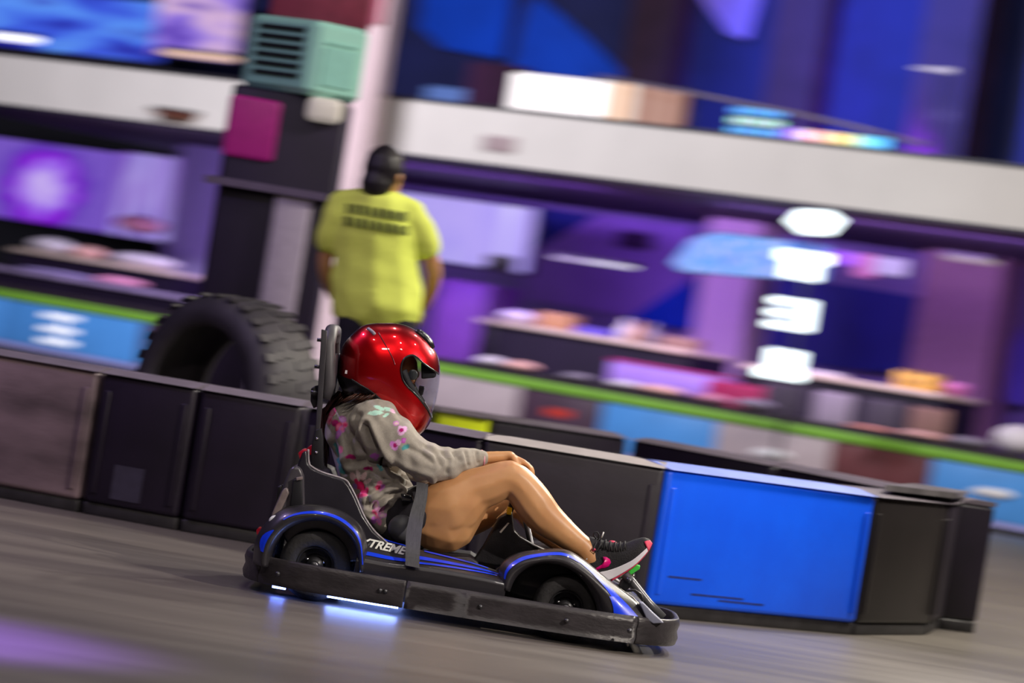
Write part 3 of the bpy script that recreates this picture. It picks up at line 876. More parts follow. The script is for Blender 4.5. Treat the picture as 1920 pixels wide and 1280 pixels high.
# ---- roll hoop with flat bar and padded tube
PAD = mat('hoop_padding', (0.060, 0.056, 0.064), 0.5, noise_amt=0.15)
y0, y1 = 0.20, 0.56
tp_ = P(625, 620, KY); bt = P(612, 745, KY)
hoop = [Vector((bt.x, y0, bt.z)), Vector((bt.x + 0.01, y0, bt.z + 0.05)), Vector((tp_.x, y0, tp_.z - 0.05)), Vector((tp_.x, y0 + 0.02, tp_.z - 0.02)), Vector((tp_.x, y0 + 0.05, tp_.z)),
        Vector((tp_.x, y1 - 0.05, tp_.z)), Vector((tp_.x, y1 - 0.02, tp_.z - 0.02)), Vector((tp_.x, y1, tp_.z - 0.05)), Vector((bt.x + 0.01, y1, bt.z + 0.05)), Vector((bt.x, y1, bt.z))]
hp = kp('headrest_hoop', MB().tube(hoop, 0.0225, n=16), PAD, smooth=True)
kp('headrest_pad', MB().prism(pY([(619, 668), (636, 660), (634, 700), (626, 742), (612, 744)], KY), y0 + 0.02, y1 - 0.02), mat('headrest_vinyl', (0.02, 0.018, 0.026), 0.5, noise_amt=0.2), hp, bev=0.01)
BAR = mat('flat_bar_metal', (0.055, 0.052, 0.060), 0.35, metal=0.3, noise_amt=0.15, coat=0.2)
for y in (0.16, 0.575):
    br = kp('upright_bar', MB().prism(pY([(603, 617), (613, 620), (612, 650), (604, 760), (600, 806), (600, 870), (588, 870), (592, 800), (598, 700)], y), y, y + 0.03), BAR, bev=0.002)
    kp('foot_bracket', MB().prism(pY([(592, 806), (603, 802), (606, 820), (606, 880), (582, 880), (585, 832)], y), y - 0.008, y + 0.038), mat('slot_black', (0.004, 0.004, 0.008), 0.6), br, bev=0.003)
    for (bx, by) in ((597, 637), (592, 687), (585, 735)):
        q = P(bx, by, y + 0.015)
        kp('bolt', MB().tube([q + Vector((-0.004, 0, 0)), q + Vector((0.02, 0, 0.001))], 0.006, n=8), STEEL(), br, smooth=True)
    for (bx, by) in ((595, 822), (594, 848)):
        q = P(bx, by, y)
        kp('bolt', MB().lathe([(0, -0.014), (0.005, -0.012), (0.006, 0), (0, 0)], (q.x, y, q.z), n=8), CHROME(), br, smooth=True)
kp('hinge_block', MB().prism(pY([(583, 728), (592, 722), (596, 758), (588, 766), (582, 752)], 0.2), 0.2, 0.55), BLK(), bev=0.004)

# ---- lap belt strap over the pod
BEL = mat('belt_webbing', (0.065, 0.065, 0.075), 0.6, noise_amt=0.35, nscale=14, stretch=(60, 1, 3), bump=0.3, bscale=60)
st = crom([(792, 905, 22, 0.16), (790, 930, 22, 0.12), (782, 965, 26, 0.075), (776, 1000, 28, 0.015), (774, 1030, 27, -0.035), (773, 1062, 26, -0.055)], 5)
bv, bf = [], []
for px, py, w_, Y in st:
    for d, dy in ((-0.5, 0), (0.5, 0), (0.5, 0.004), (-0.5, 0.004)):
        q = P(px + d * w_, py + d * 5, Y); q.y += dy; bv.append(q)
for i in range(len(st) - 1):
    for j in range(4): bf.append((i * 4 + j, i * 4 + (j + 1) % 4, (i + 1) * 4 + (j + 1) % 4, (i + 1) * 4 + j))
bf += [(0, 1, 2, 3), tuple(4 * (len(st) - 1) + j for j in range(4))]
tag(kp('lap_belt', MB().raw(bv, bf), BEL), 'grey webbing strap hanging over the side pod')
kp('belt_buckle', MB().prism(pp([(750, 926), (772, 930), (776, 942), (752, 940)]), 0.16, 0.2), mat('glossy_black', (0.01, 0.01, 0.012), 0.1, noise_amt=0.1, coat=1), bev=0.005, segs=3)

# ---- blue light tubes under the frame
LED = glow('blue_led', (0.12, 0.22, 1.0), 40)
LEDW = glow('white_blue_led', (0.22, 0.34, 1.0), 30)
l0, l1 = P(612, 1125, -0.05).x, P(745, 1145, -0.05).x
kp('underglow_tube', MB().tube([(l0, -0.02, 0.034), (l1, -0.02, 0.034)], 0.010, n=8), LEDW, smooth=True)
kp('underglow_tube', MB().tube([(X(520), 0.0, 0.030), (X(545), 0.0, 0.030)], 0.005, n=8), LED, smooth=True)
kp('underglow_tube', MB().tube([(l0, 0.78, 0.034), (l1, 0.78, 0.034)], 0.007, n=8), LEDW, smooth=True)

# ================================================================== THE DRIVER
DO = Vector((P(770, 1000, KY).x, KY, 0.10))
driver = empty('person', DO, 'person in red helmet and grey floral sweatshirt driving the go-kart, knees raised', 'person')


def pt(px, py, Y, r): p = P(px, py, Y); return (p.x, p.y, p.z, r)


def hand(bl, wrist, fwd, side, down, s=1.0, curl=1.0, thumb_dir=None):
    """palm, four unequal fingers bending at the knuckles, a thumb leaving the side of the palm"""
    fwd, side, down = fwd.normalized(), side.normalized(), down.normalized()
    pl_ = 0.058 * s
    for i in range(4):
        o = side * (i - 1.5) * 0.0155 * s
        k = wrist + fwd * pl_ * (1.0 - 0.04 * abs(i - 1)) + o
        bl.limb([(*(wrist + o * 0.6 + fwd * 0.004), 0.0125 * s), (*wrist.lerp(k, 0.55), 0.0118 * s), (*k, 0.0105 * s)], k=5)
        ln = (0.85, 1.0, 0.95, 0.72)[i] * s
        a, q, pts = 0.35 * curl, k, [(*k, 0.0098 * s)]
        for seg, l in enumerate((0.028, 0.020, 0.016)):
            d = fwd * cos(a) + down * sin(a)
            q = q + d * l * ln; pts.append((*q, (0.0085, 0.0078, 0.0066)[seg] * s)); a += (0.95, 1.0, 0.8)[seg] * curl
        bl.limb(pts, k=6)
    td = thumb_dir or (fwd * 0.6 - side * 0.5 + down * 0.7)
    b0 = wrist + fwd * 0.016 * s - side * 0.022 * s
    td = td.normalized()
    bl.limb([(*b0, 0.012 * s), (*(b0 + td * 0.024 * s), 0.0098 * s), (*(b0 + td * 0.045 * s + fwd * 0.006 * s), 0.0078 * s)], k=6)


SKIN = bpy.data.materials.new('skin'); SKIN.use_nodes = True
nt = SKIN.node_tree; bs = nt.nodes['Principled BSDF']
bs.inputs['Roughness'].default_value = 0.42
bs.inputs['Subsurface Weight'].default_value = 0.12; bs.inputs['Subsurface Radius'].default_value = (0.02, 0.008, 0.004)
tc_ = nt.nodes.new('ShaderNodeTexCoord'); n_ = nt.nodes.new('ShaderNodeTexNoise'); n_.inputs['Scale'].default_value = 9; n_.inputs['Detail'].default_value = 5
r_ = nt.nodes.new('ShaderNodeValToRGB'); r_.color_ramp.elements[0].position = 0.3; r_.color_ramp.elements[1].position = 0.7
r_.color_ramp.elements[0].color = (0.52, 0.25, 0.105, 1); r_.color_ramp.elements[1].color = (0.62, 0.325, 0.145, 1)
nt.links.new(tc_.outputs['Object'], n_.inputs['Vector']); nt.links.new(n_.outputs['Fac'], r_.inputs['Fac']); nt.links.new(r_.outputs['Color'], bs.inputs['Base Color'])

# helmet centre: the crop used for measuring is 4.923x from (600, 580)
def hc(cx, cy): return 600 + cx / 4.923, 580 + cy / 4.923


HC = P(*hc(640, 560), KY)
TILT = radians(28)
hf = Vector((cos(TILT), 0, -sin(TILT))); hu = Vector((sin(TILT), 0, cos(TILT))); hs = Vector((0, 1, 0))
hcen = P(*hc(650, 590), KY)

body = Blob()
Rm = Matrix((hf, hs, hu)).transposed()
body.ball(hcen, 0.094, (1.02, 0.80, 1.12), Rm)                           # skull
body.ball(hcen + hf * 0.030 - hu * 0.055, 0.058, (0.9, 0.82, 1.0), Rm)   # jaw
body.limb([(*(hcen + hf * 0.092 + hu * 0.012), 0.009), (*(hcen + hf * 0.108 - hu * 0.022), 0.013)], k=6)  # nose
for s in (-1, 1):
    body.ball(hcen + hs * 0.076 * s - hf * 0.004 - hu * 0.005, 0.024, (0.7, 0.3, 1.1), Rm)               # ears
    body.ball(hcen + hf * 0.078 + hs * 0.034 * s + hu * 0.03, 0.018, (0.7, 1.3, 0.5), Rm)               # brows
    body.ball(hcen + hf * 0.074 + hs * 0.038 * s - hu * 0.018, 0.020, (0.9, 1.0, 0.9), Rm)              # cheeks
body.ball(hcen + hf * 0.086 - hu * 0.058, 0.014, (0.8, 1.6, 0.5), Rm)     # lips
body.limb([(*(hcen - hu * 0.06 - hf * 0.02), 0.052), pt(690, 772, KY, 0.045), pt(676, 800, KY, 0.06)])
body.limb([pt(680, 800, KY, 0.085), pt(688, 860, KY, 0.095), pt(712, 920, KY, 0.09), pt(748, 975, KY, 0.095)], sc=(1, 1.3, 1))
for s, sh, el, wr in ((-1, (705, 795, 0.245), (788, 868, 0.20), (904, 858, 0.275)), (1, (700, 800, 0.515), (785, 878, 0.565), (902, 868, 0.485))):
    body.limb([pt(*sh, 0.05), pt((sh[0] + el[0]) / 2, (sh[1] + el[1]) / 2, (sh[2] + el[2]) / 2, 0.036), pt(*el, 0.033), pt((wr[0] + el[0]) / 2, (wr[1] + el[1]) / 2, (wr[2] + el[2]) / 2, 0.030), pt(*wr, 0.023)], k=8)
    wv = P(*wr); kn = P(956, 855, wr[2] + 0.022 * -s)
    fw = (kn - wv).normalized()
    body.limb([(*wv, 0.023), (*kn.lerp(wv, 0.5), 0.0215), (*kn, 0.0195)], k=7)
    fw = (P(996, 872, kn.y) - kn).normalized()
    hand(body, kn - fw * 0.004, fw, Vector((0, 1 if s < 0 else -1, 0)) * 1.0, Vector((0.1, 0, -1)), 1.0, 0.9)
# legs
body.limb([pt(760, 975, 0.29, 0.085), pt(800, 962, 0.26, 0.102), pt(843, 952, 0.235, 0.112), pt(885, 922, 0.225, 0.082), pt(922, 908, 0.22, 0.072), pt(952, 898, 0.22, 0.066), pt(974, 910, 0.222, 0.064),
           pt(1001, 944, 0.23, 0.069), pt(1020, 968, 0.235, 0.064), pt(1046, 990, 0.24, 0.054), pt(1074, 1012, 0.245, 0.045), pt(1094, 1027, 0.25, 0.040), pt(1108, 1045, 0.25, 0.040)], sc=(1, 0.86, 1), k=14)
body.limb([pt(805, 972, 0.25, 0.104), pt(824, 978, 0.245, 0.104), pt(840, 984, 0.24, 0.096), pt(856, 966, 0.24, 0.088), pt(870, 946, 0.232, 0.082)], sc=(1, 0.86, 1), k=10)
body.ball(P(955, 887, 0.215), 0.046)
body.limb([(*P(1108, 1050, 0.25), 0.034), (*P(1160, 1050, 0.25), 0.026), (*P(1196, 1032, 0.25), 0.018)], k=6)
body.limb([pt(770, 985, 0.46, 0.085), pt(830, 975, 0.49, 0.098), pt(880, 962, 0.51, 0.084), pt(930, 946, 0.52, 0.068), pt(962, 938, 0.52, 0.062), pt(984, 950, 0.52, 0.060),
           pt(1010, 975, 0.51, 0.060), pt(1050, 1008, 0.50, 0.050), pt(1088, 1036, 0.49, 0.040), pt(1106, 1052, 0.48, 0.037)], sc=(1, 0.86, 1), k=8)
body.limb([(*P(1106, 1055, 0.48), 0.034), (*P(1158, 1056, 0.48), 0.026), (*P(1194, 1038, 0.48), 0.018)], k=6)
bo = body.build('body', SKIN, driver, DO, 0.0045, it=12)
# eyes set in the face
for s in (-1, 1):
    e = hcen + hf * 0.083 + hs * 0.032 * s + hu * 0.008
    eo = MB().ball(e, 0.012, 8).build('eye', mat('eye_white', (0.7, 0.68, 0.65), 0.2, noise_amt=0.03), driver, off=DO, smooth=True)
    MB().ball(e + hf * 0.008, 0.0062, 6).build('iris', mat('brown_iris', (0.06, 0.03, 0.015), 0.15, noise_amt=0.1), eo, off=DO * 0 + DO, smooth=True)

# ---- sweatshirt: fused, then folded and printed
shirt = Blob()
shirt.limb([pt(690, 778, KY, 0.066), pt(676, 800, KY, 0.098), pt(680, 830, KY, 0.116), pt(690, 862, KY, 0.120), pt(704, 900, KY, 0.112), pt(722, 935, KY, 0.108), pt(738, 962, KY, 0.100)], sc=(1, 1.32, 1), k=7)
shirt.ball(P(647, 802, KY), 0.080, (0.9, 1.5, 1.15))
shirt.limb([pt(700, 792, 0.255, 0.086), pt(735, 822, 0.225, 0.084), pt(768, 850, 0.195, 0.076), pt(795, 866, 0.19, 0.074), pt(830, 870, 0.21, 0.062), pt(862, 864, 0.235, 0.048), pt(886, 860, 0.26, 0.037), pt(903, 858, 0.272, 0.030)], sc=(1, 0.95, 1), k=9)
shirt.limb([pt(700, 795, 0.505, 0.086), pt(735, 825, 0.535, 0.082), pt(785, 868, 0.56, 0.074), pt(830, 875, 0.55, 0.060), pt(870, 870, 0.51, 0.045), pt(900, 866, 0.49, 0.030)], sc=(1, 0.95, 1), k=9)
# crumpled front above the lap
shirt.limb([pt(712, 900, 0.24, 0.05), pt(742, 915, 0.235, 0.042), pt(758, 925, 0.24, 0.022)], k=6)
shirt.limb([pt(700, 930, 0.24, 0.05), pt(728, 938, 0.235, 0.036), pt(746, 940, 0.24, 0.018)], k=6)
shirt.limb([pt(700, 955, 0.25, 0.05), pt(716, 972, 0.25, 0.04), pt(724, 985, 0.26, 0.03)], k=6)
so = shirt.build('sweatshirt', mat('tmp', (0.5, 0.5, 0.5), 0.9), driver, DO, 0.0048, it=6)


def segd(px, py, a, b):
    vx, vy = b[0] - a[0], b[1] - a[1]; t = max(0, min(1, ((px - a[0]) * vx + (py - a[1]) * vy) / (vx * vx + vy * vy + 1e-9)))
    return hypot(px - a[0] - vx * t, py - a[1] - vy * t)


CREASE = [  # polyline, half width px, depth m
    ([(685, 798), (698, 830), (712, 852), (724, 866)], 5.5, 0.024), ([(700, 800), (716, 838), (738, 868)], 9, -0.007),
    ([(672, 778), (663, 808), (652, 838), (656, 858)], 6, 0.009), ([(640, 800), (648, 830), (664, 858)], 6, 0.006),
    ([(655, 868), (690, 862), (730, 872), (760, 890), (800, 902)], 6, 0.014),
    ([(765, 838), (790, 850), (812, 868)], 5, 0.007), ([(800, 834), (818, 850), (826, 872)], 5, 0.007), ([(832, 846), (842, 862), (838, 886)], 4, 0.007),
    ([(850, 846), (862, 862)], 4, 0.006), ([(872, 848), (878, 872)], 3, 0.006), ([(893, 848), (897, 868)], 2.5, 0.006),
    ([(690, 924), (715, 916), (742, 900)], 4, 0.010), ([(698, 950), (722, 930), (752, 922)], 4, 0.012), ([(676, 905), (684, 925), (690, 950)], 4, 0.008),
    ([(700, 968), (726, 950)], 4, 0.010), ([(720, 893), (742, 898), (768, 912)], 4, 0.010), ([(690, 880), (720, 890)], 5, 0.010), ([(624, 800), (630, 850), (646, 886)], 5, 0.006)]
ELL = []  # cx, cy, half length, half width, angle deg, colour, centre colour
def el(cx, cy, a, b, ang, c, c2=None): ELL.append((cx, cy, a, b, radians(ang), c, c2 or c))


PK, HP, MG, LP, MI, TE, WP = (0.85, 0.22, 0.42), (0.80, 0.02, 0.16), (0.42, 0.01, 0.16), (0.60, 0.20, 0.62), (0.50, 0.82, 0.70), (0.07, 0.30, 0.32), (0.85, 0.62, 0.62)
for a in ((622, 772, 10, 5, -60, HP, PK), (617, 787, 9, 5, -75, PK, HP), (628, 793, 9, 7, 20, MG), (642, 785, 8, 6, 30, LP, (0.7, 0.4, 0.75)), (634, 800, 9, 6, -60, HP, PK), (641, 803, 8, 6, -70, LP, PK), (633, 815, 9, 5, -65, (0.45, 0.15, 0.6), LP),
          (646, 795, 6, 5, 0, PK, HP), (704, 773, 15, 4.6, -4, MI), (711, 763, 11, 3.8, 22, MI), (728, 767, 9, 3, 28, MI), (724, 777, 6, 3, -35, MI), (736, 771, 6, 2.6, 35, (0.8, 0.5, 0.7)),
          (743, 794, 5.5, 5, 0, LP, WP), (750, 806, 5, 7, 0, (0.78, 0.45, 0.75)), (757, 806, 6, 6, 0, (0.78, 0.45, 0.75)), (752, 812, 6, 5, 0, (0.78, 0.45, 0.75)), (752, 808, 4, 4, 0, MG),
          (737, 832, 6, 6, 0, LP), (746, 830, 6, 6, 0, (0.78, 0.45, 0.75)), (741, 839, 6, 5, 0, (0.7, 0.3, 0.7)), (741, 834, 4, 4, 0, MG), (757, 826, 5, 5, 0, (0.5, 0.05, 0.45), LP), (760, 838, 8, 4, -30, TE),
          (704, 856, 9, 4, 60, (0.55, 0.12, 0.6), LP), (632, 850, 12, 5, 70, TE), (636, 866, 10, 5, 40, TE), (640, 880, 10, 4, 60, TE), (628, 836, 6, 3, 70, TE), (657, 857, 8, 5, 10, MG), (640, 842, 7, 3.5, 75, PK),
          (661, 894, 9, 5, 75, WP), (671, 891, 11, 4.5, 82, (0.9, 0.75, 0.72)), (681, 894, 10, 4.5, -60, WP), (688, 902, 9, 4, -30, WP), (668, 904, 7, 4, 60, HP), (672, 911, 9, 7, 10, HP), (682, 918, 9, 5, -30, HP), (677, 928, 9, 5, -20, PK, HP),
          (664, 912, 6, 4, 70, (0.4, 0.2, 0.6)), (712, 906, 6, 5, 0, PK), (716, 914, 7, 4, -60, LP), (708, 914, 5, 4, 0, HP), (705, 948, 10, 6, 60, LP, WP), (713, 956, 10, 5, -10, (0.8, 0.35, 0.65)), (703, 962, 8, 5, 50, PK, HP),
          (717, 966, 9, 5, -5, LP, WP), (710, 976, 9, 5, 60, PK, LP), (700, 976, 6, 6, 0, (0.42, 0.12, 0.5)), (690, 878, 9, 3, 0, MG), (712, 876, 8, 3, 60, TE)):
    el(*a)
me = so.data
nrm = [v.normal.copy() for v in me.vertices]
ca = me.color_attributes.new('print', 'FLOAT_COLOR', 'POINT')
HEATH = Vector((0.345, 0.315, 0.275))
for i, v in enumerate(me.vertices):
    wpos = v.co + DO
    px, py = topx(wpos)
    d = 0.006 * noise.noise(wpos * 17) + 0.009 * noise.noise(Vector((wpos.x * 26 + wpos.z * 12, wpos.y * 9, wpos.z * 10 - wpos.x * 6)))
    if wpos.y < KY - 0.01:
        for pl_, hw, dep in CREASE:
            x0 = min(q[0] for q in pl_) - 3 * hw; x1 = max(q[0] for q in pl_) + 3 * hw
            if px < x0 or px > x1: continue
            m_ = min(segd(px, py, pl_[j], pl_[j + 1]) for j in range(len(pl_) - 1))
            d -= dep * 1.35 * math.exp(-(m_ / hw) ** 2)
            if dep > 0.01: d += dep * 0.35 * math.exp(-((m_ - 2.2 * hw) / hw) ** 2)
    v.co += nrm[i] * d
    f = 1 + 0.10 * noise.noise(wpos * 160) + 0.10 * noise.noise(wpos * 45)
    c = HEATH * f
    for cx, cy, a, b, an, c1, c2 in ELL:
        dx, dy = px - cx, py - cy
        if abs(dx) > 18 or abs(dy) > 18: continue
        u = (dx * cos(an) + dy * sin(an)) / a; w_ = (-dx * sin(an) + dy * cos(an)) / b
        q = u * u + w_ * w_ + 0.25 * noise.noise(Vector((px * 0.3, py * 0.3, cx)))
        if q < 1.12:
            k = max(0, min(1, (1.12 - q) * 4)); cc = Vector(c2).lerp(Vector(c1), min(1, q * 1.3)); c = c.lerp(cc * (0.5 + 0.5 * f), k)
    ca.data[i].color = (c.x, c.y, c.z, 1)
me.update()
SM = bpy.data.materials.new('printed_jersey'); SM.use_nodes = True
nt = SM.node_tree; bs = nt.nodes['Principled BSDF']; bs.inputs['Roughness'].default_value = 0.95
bs.inputs['Sheen Weight'].default_value = 0.15; bs.inputs['Specular IOR Level'].default_value = 0.15
vc = nt.nodes.new('ShaderNodeVertexColor'); vc.layer_name = 'print'; nt.links.new(vc.outputs['Color'], bs.inputs['Base Color'])
nn = nt.nodes.new('ShaderNodeTexNoise'); nn.inputs['Scale'].default_value = 260; nn.inputs['Detail'].default_value = 3
tcn = nt.nodes.new('ShaderNodeTexCoord'); nt.links.new(tcn.outputs['Object'], nn.inputs['Vector'])
bb = nt.nodes.new('ShaderNodeBump'); bb.inputs['Strength'].default_value = 0.35; bb.inputs['Distance'].default_value = 0.002
nt.links.new(nn.outputs['Fac'], bb.inputs['Height']); nt.links.new(bb.outputs['Normal'], bs.inputs['Normal'])
me.materials.clear(); me.materials.append(SM)
cw = P(904, 858, 0.273); cd_ = (P(904, 858, 0.273) - P(880, 861, 0.26)).normalized()
MB().tube([cw - cd_ * 0.004, cw + cd_ * 0.003], 0.0275, n=24).build('cuff_trim', mat('pink_cuff', (0.75, 0.35, 0.45), 0.9, noise_amt=0.1), driver, off=DO, smooth=True)

# ---- shorts
sh = Blob()
sh.limb([pt(736, 958, KY, 0.092), pt(752, 980, KY, 0.104)], sc=(1, 1.34, 1), k=6)
sh.limb([pt(756, 978, 0.29, 0.10), pt(780, 972, 0.27, 0.110), pt(794, 966, 0.26, 0.113)], sc=(1, 0.92, 1), k=7)
sh.limb([pt(756, 978, 0.47, 0.10), pt(785, 975, 0.49, 0.108)], sc=(1, 0.92, 1), k=7)
sho = sh.build('shorts', mat('black_shorts_fabric', (0.012, 0.010, 0.016), 0.85, noise_amt=0.3, nscale=20, sheen=0.1), driver, DO, 0.006, it=5)
for v in sho.data.vertices: v.co += v.normal * 0.005 * noise.noise((v.co + DO) * 25)

# ---- hair
hm = mat('brown_hair', (0.05, 0.018, 0.012), 0.38, noise_amt=0.5, nscale=40)
hb = MB()
for i in range(70):
    y = KY + random.uniform(0.0, 0.10); k = random.random()
    x0, y0_ = 634 + 30 * random.random(), 740 - 8 * random.random()
    off_ = (y - KY)
    e = (600 + 14 * k + random.uniform(-4, 4), 800 + 85 * random.random())
    hb.tube([P(x0, y0_, y), P(x0 - 14, 747 + 5 * k, y * 1.0), P(e[0] + 2, 772 + 8 * k, KY + off_ * 1.1), P((e[0] * 2 + 612) / 3, (e[1] + 785) / 2, KY + off_ * 1.15), P(*e, KY + off_ * 1.2)],
            0.003, n=5, rads=[0.003, 0.0035, 0.0035, 0.003, 0.001])
for i in range(26):
    y = KY - 0.06 - 0.07 * random.random(); x0 = 655 + 45 * random.random()
    hb.tube([P(x0 + 8, 738, y), P(x0 - 4, 744 + 4 * random.random(), y - 0.01), P(x0 - 22, 752 + 6 * random.random(), y - 0.005)], 0.0022, n=5, rads=[0.002, 0.0025, 0.0008])
hb.build('hair', hm, driver, off=DO, smooth=True)
tag(bpy.data.objects['hair'], kind='stuff') if False else None

# ---- shoes
ST = [((1098, 1090), (1097, 1046), .024), ((1110, 1097), (1102, 1009), .031), ((1130, 1094), (1116, 1008), .032), ((1150, 1086), (1132, 1013), .033), ((1170, 1074), (1152, 1017), .036),
      ((1190, 1060), (1174, 1016), .038), ((1206, 1044), (1192, 1010), .036), ((1217, 1030), (1207, 1007), .028), ((1223, 1018), (1217, 1010), .014)]


def shoe(Yc):
    st_ = crom([(*a, *b, c) for a, b, c in ST], 5)
    C_ = P(1150, 1055, Yc)

    def surf(name, h0, h1, grow, m, parent, i0=0, i1=None, n=16, noff=0.0):
        vs_, fs = [], []; i1 = i1 or len(st_) - 1; K = 0
        for i in range(i0, i1 + 1):
            bx, by, tx, ty, hw = st_[i]
            b, t = P(bx, by, Yc), P(tx, ty, Yc)
            ring = []
            for side in (-1, 1):
                hs_ = [h0 + (h1 - h0) * j / n for j in range(n + 1)]
                if side == 1: hs_ = hs_[::-1]
                for h in hs_:
                    wd = hw * (1.0 if h < 0.3 else max(0.0, 1 - ((h - 0.3) / 0.7) ** 2.4) ** 0.55)
                    if h < 0.06: wd *= 0.86 + 0.14 * h / 0.06
                    q = b.lerp(t, h); q = Vector((q.x, Yc + side * (wd + grow), q.z)); ring.append(q)
            vs_ += ring; K = len(ring)
        m_ = i1 - i0
        for i in range(m_):
            for j in range(K): fs.append((i * K + j, i * K + (j + 1) % K, (i + 1) * K + (j + 1) % K, (i + 1) * K + j))
        fs += [tuple(range(K)), tuple(m_ * K + j for j in range(K))]
        o = add_mesh(name, vs_, fs, m, parent, True, DO)
        return o
    so_ = surf('shoe', 0.22, 1.0, 0.0, mat('black_shoe_mesh', (0.008, 0.007, 0.010), 0.65, noise_amt=0.3, nscale=30, bump=0.2, bscale=220), driver)
    surf('midsole', 0.05, 0.27, 0.004, mat('white_foam_sole', (0.72, 0.70, 0.76), 0.5, noise_amt=0.06), so_)
    surf('outsole', 0.0, 0.06, 0.003, mat('coral_rubber', (0.72, 0.05, 0.12), 0.5, noise_amt=0.15), so_, 14)
    surf('toe_guard', 0.02, 0.72, 0.005, mat('coral_rubber', (0.72, 0.05, 0.12), 0.5), so_, 34)
    # swoosh on both sides
    sw_ = [(1130, 1042), (1137, 1043), (1143, 1047), (1145, 1053), (1141, 1060), (1134, 1063), (1127, 1064), (1117, 1069), (1112, 1066), (1121, 1061), (1128, 1057), (1132, 1051)]
    for s in (-1, 1):
        vs_ = []
        for lay in (0, 0.003):
            for x, y in sw_:
                p = P(x, y, Yc); vs_.append(Vector((p.x, Yc + s * (0.0335 + lay), p.z)))
        n = len(sw_)
        add_mesh('pink_swoosh', vs_, [tuple(range(n)), tuple(range(2 * n - 1, n - 1, -1))] + [(i, (i + 1) % n, n + (i + 1) % n, n + i) for i in range(n)],
                 mat('magenta_swoosh', (0.62, 0.0, 0.16), 0.35, noise_amt=0.1), so_, True, DO)
    LM = mat('black_lace', (0.015, 0.014, 0.016), 0.8, noise_amt=0.2)
    lb = MB()
    for i, (x, y) in enumerate(((1126, 1011), (1135, 1014), (1144, 1017), (1153, 1018), (1162, 1018), (1171, 1017))):
        for s in (-1, 1):
            lb.tube([P(x - 3 * s, y + 16, Yc - 0.030), P(x, y + 4, Yc - 0.024), P(x + 1, y - 2, Yc), P(x, y + 4, Yc + 0.024), P(x + 3 * s, y + 16, Yc + 0.030)], 0.0028, n=7)
    lb.tube([P(1120, 1013, Yc), P(1113, 1003, Yc - .01), P(1114, 998, Yc - .012), P(1120, 997, Yc - .014), P(1123, 1002, Yc - .012), P(1121, 1013, Yc - .004)], 0.0026, n=7)
    lb.tube([P(1120, 1013, Yc), P(1126, 1020, Yc - .03), P(1120, 1034, Yc - .04), P(1112, 1030, Yc - .038), P(1119, 1016, Yc - .02)], 0.0026, n=7)
    lb.tube([P(1121, 1013, Yc), P(1126, 1012, Yc - .01), P(1129, 1007, Yc - .012)], 0.0022, n=7)
    lb.build('laces', LM, so_, off=DO, smooth=True)
    MB().tube([P(1128, 1008, Yc - .012), P(1132, 997, Yc - .013)], 0.0022, n=7).build('lace_tip', mat('white_decal_highlight', (0.75, 0.76, 0.72), 0.4), so_, off=DO, smooth=True)
    MB().ball(P(1149, 1016, Yc + 0.012), 0.011, sc=(1.2, 1, 0.5)).build('tongue_tab', mat('coral_rubber', (0.72, 0.05, 0.12), 0.5), so_, off=DO, smooth=True)
    MB().ball(P(1113, 1030, Yc - 0.030), 0.006, sc=(1.2, .5, 1)).build('eyelet', mat('coral_rubber', (0.72, 0.05, 0.12), 0.5), so_, off=DO, smooth=True)
    MB().tube([P(1099, 1036, Yc), P(1104, 1044, Yc), P(1110, 1052, Yc)], 0.041, n=24, rads=[0.030, 0.032, 0.030]).build('sock', mat('white_sock', (0.75, 0.74, 0.78), 0.9, noise_amt=0.05), driver, off=DO, smooth=True)
    return so_


shoe(0.25)
s2 = shoe(0.48)

# ---- helmet
OUT = [(600, 125), (720, 130), (800, 150), (880, 190), (950, 240), (1000, 290), (1040, 345), (1075, 400), (1097, 460), (1107, 530), (1107, 600), (1099, 690), (1085, 780), (1065, 870),
       (1046, 940), (1032, 1005), (1005, 1065), (960, 1125), (905, 1160), (830, 1150), (720, 1090), (600, 1010), (430, 900), (310, 830), (230, 780), (188, 715), (165, 655), (166, 590), (172, 520), (178, 450), (190, 390),
       (215, 330), (258, 270), (315, 212), (375, 160), (440, 135), (520, 125)]
CXY = (640, 590)
ocl = sorted([(atan2(-(y - CXY[1]), x - CXY[0]), hypot(x - CXY[0], y - CXY[1])) for x, y in OUT])


def rad(th):
    n = len(ocl)
    th = (th + pi) % (2 * pi) - pi
    j = next((i for i in range(n) if ocl[i][0] > th), n) - 1

    def g(i): k = i % n; return ocl[k][0] + 2 * pi * ((i - k) // n), ocl[k][1]
    p0, p1, p2, p3 = g(j - 1), g(j), g(j + 1), g(j + 2)
    t = (th - p1[0]) / (p2[0] - p1[0])
    m1 = (p2[1] - p0[1]) / (p2[0] - p0[0]) * (p2[0] - p1[0]); m2 = (p3[1] - p1[1]) / (p3[0] - p1[0]) * (p2[0] - p1[0])
    return (2 * t ** 3 - 3 * t * t + 1) * p1[1] + (t ** 3 - 2 * t * t + t) * m1 + (-2 * t ** 3 + 3 * t * t) * p2[1] + (t ** 3 - t * t) * m2


HW, SE = 0.138, 2.45
HO = P(*hc(*CXY), KY)


def helm(th, s, k=1.0):
    """point of the helmet surface: direction th in the side view, s from -1 (near) to 1 (far)"""
    sc = max(0.0, 1 - abs(s) ** SE) ** (1 / SE)
    r = rad(th) * sc
    p = P(*hc(CXY[0] + r * cos(th), CXY[1] - r * sin(th)), KY)
    v = Vector((p.x, KY + HW * s, p.z))
    return HO + (v - HO) * k


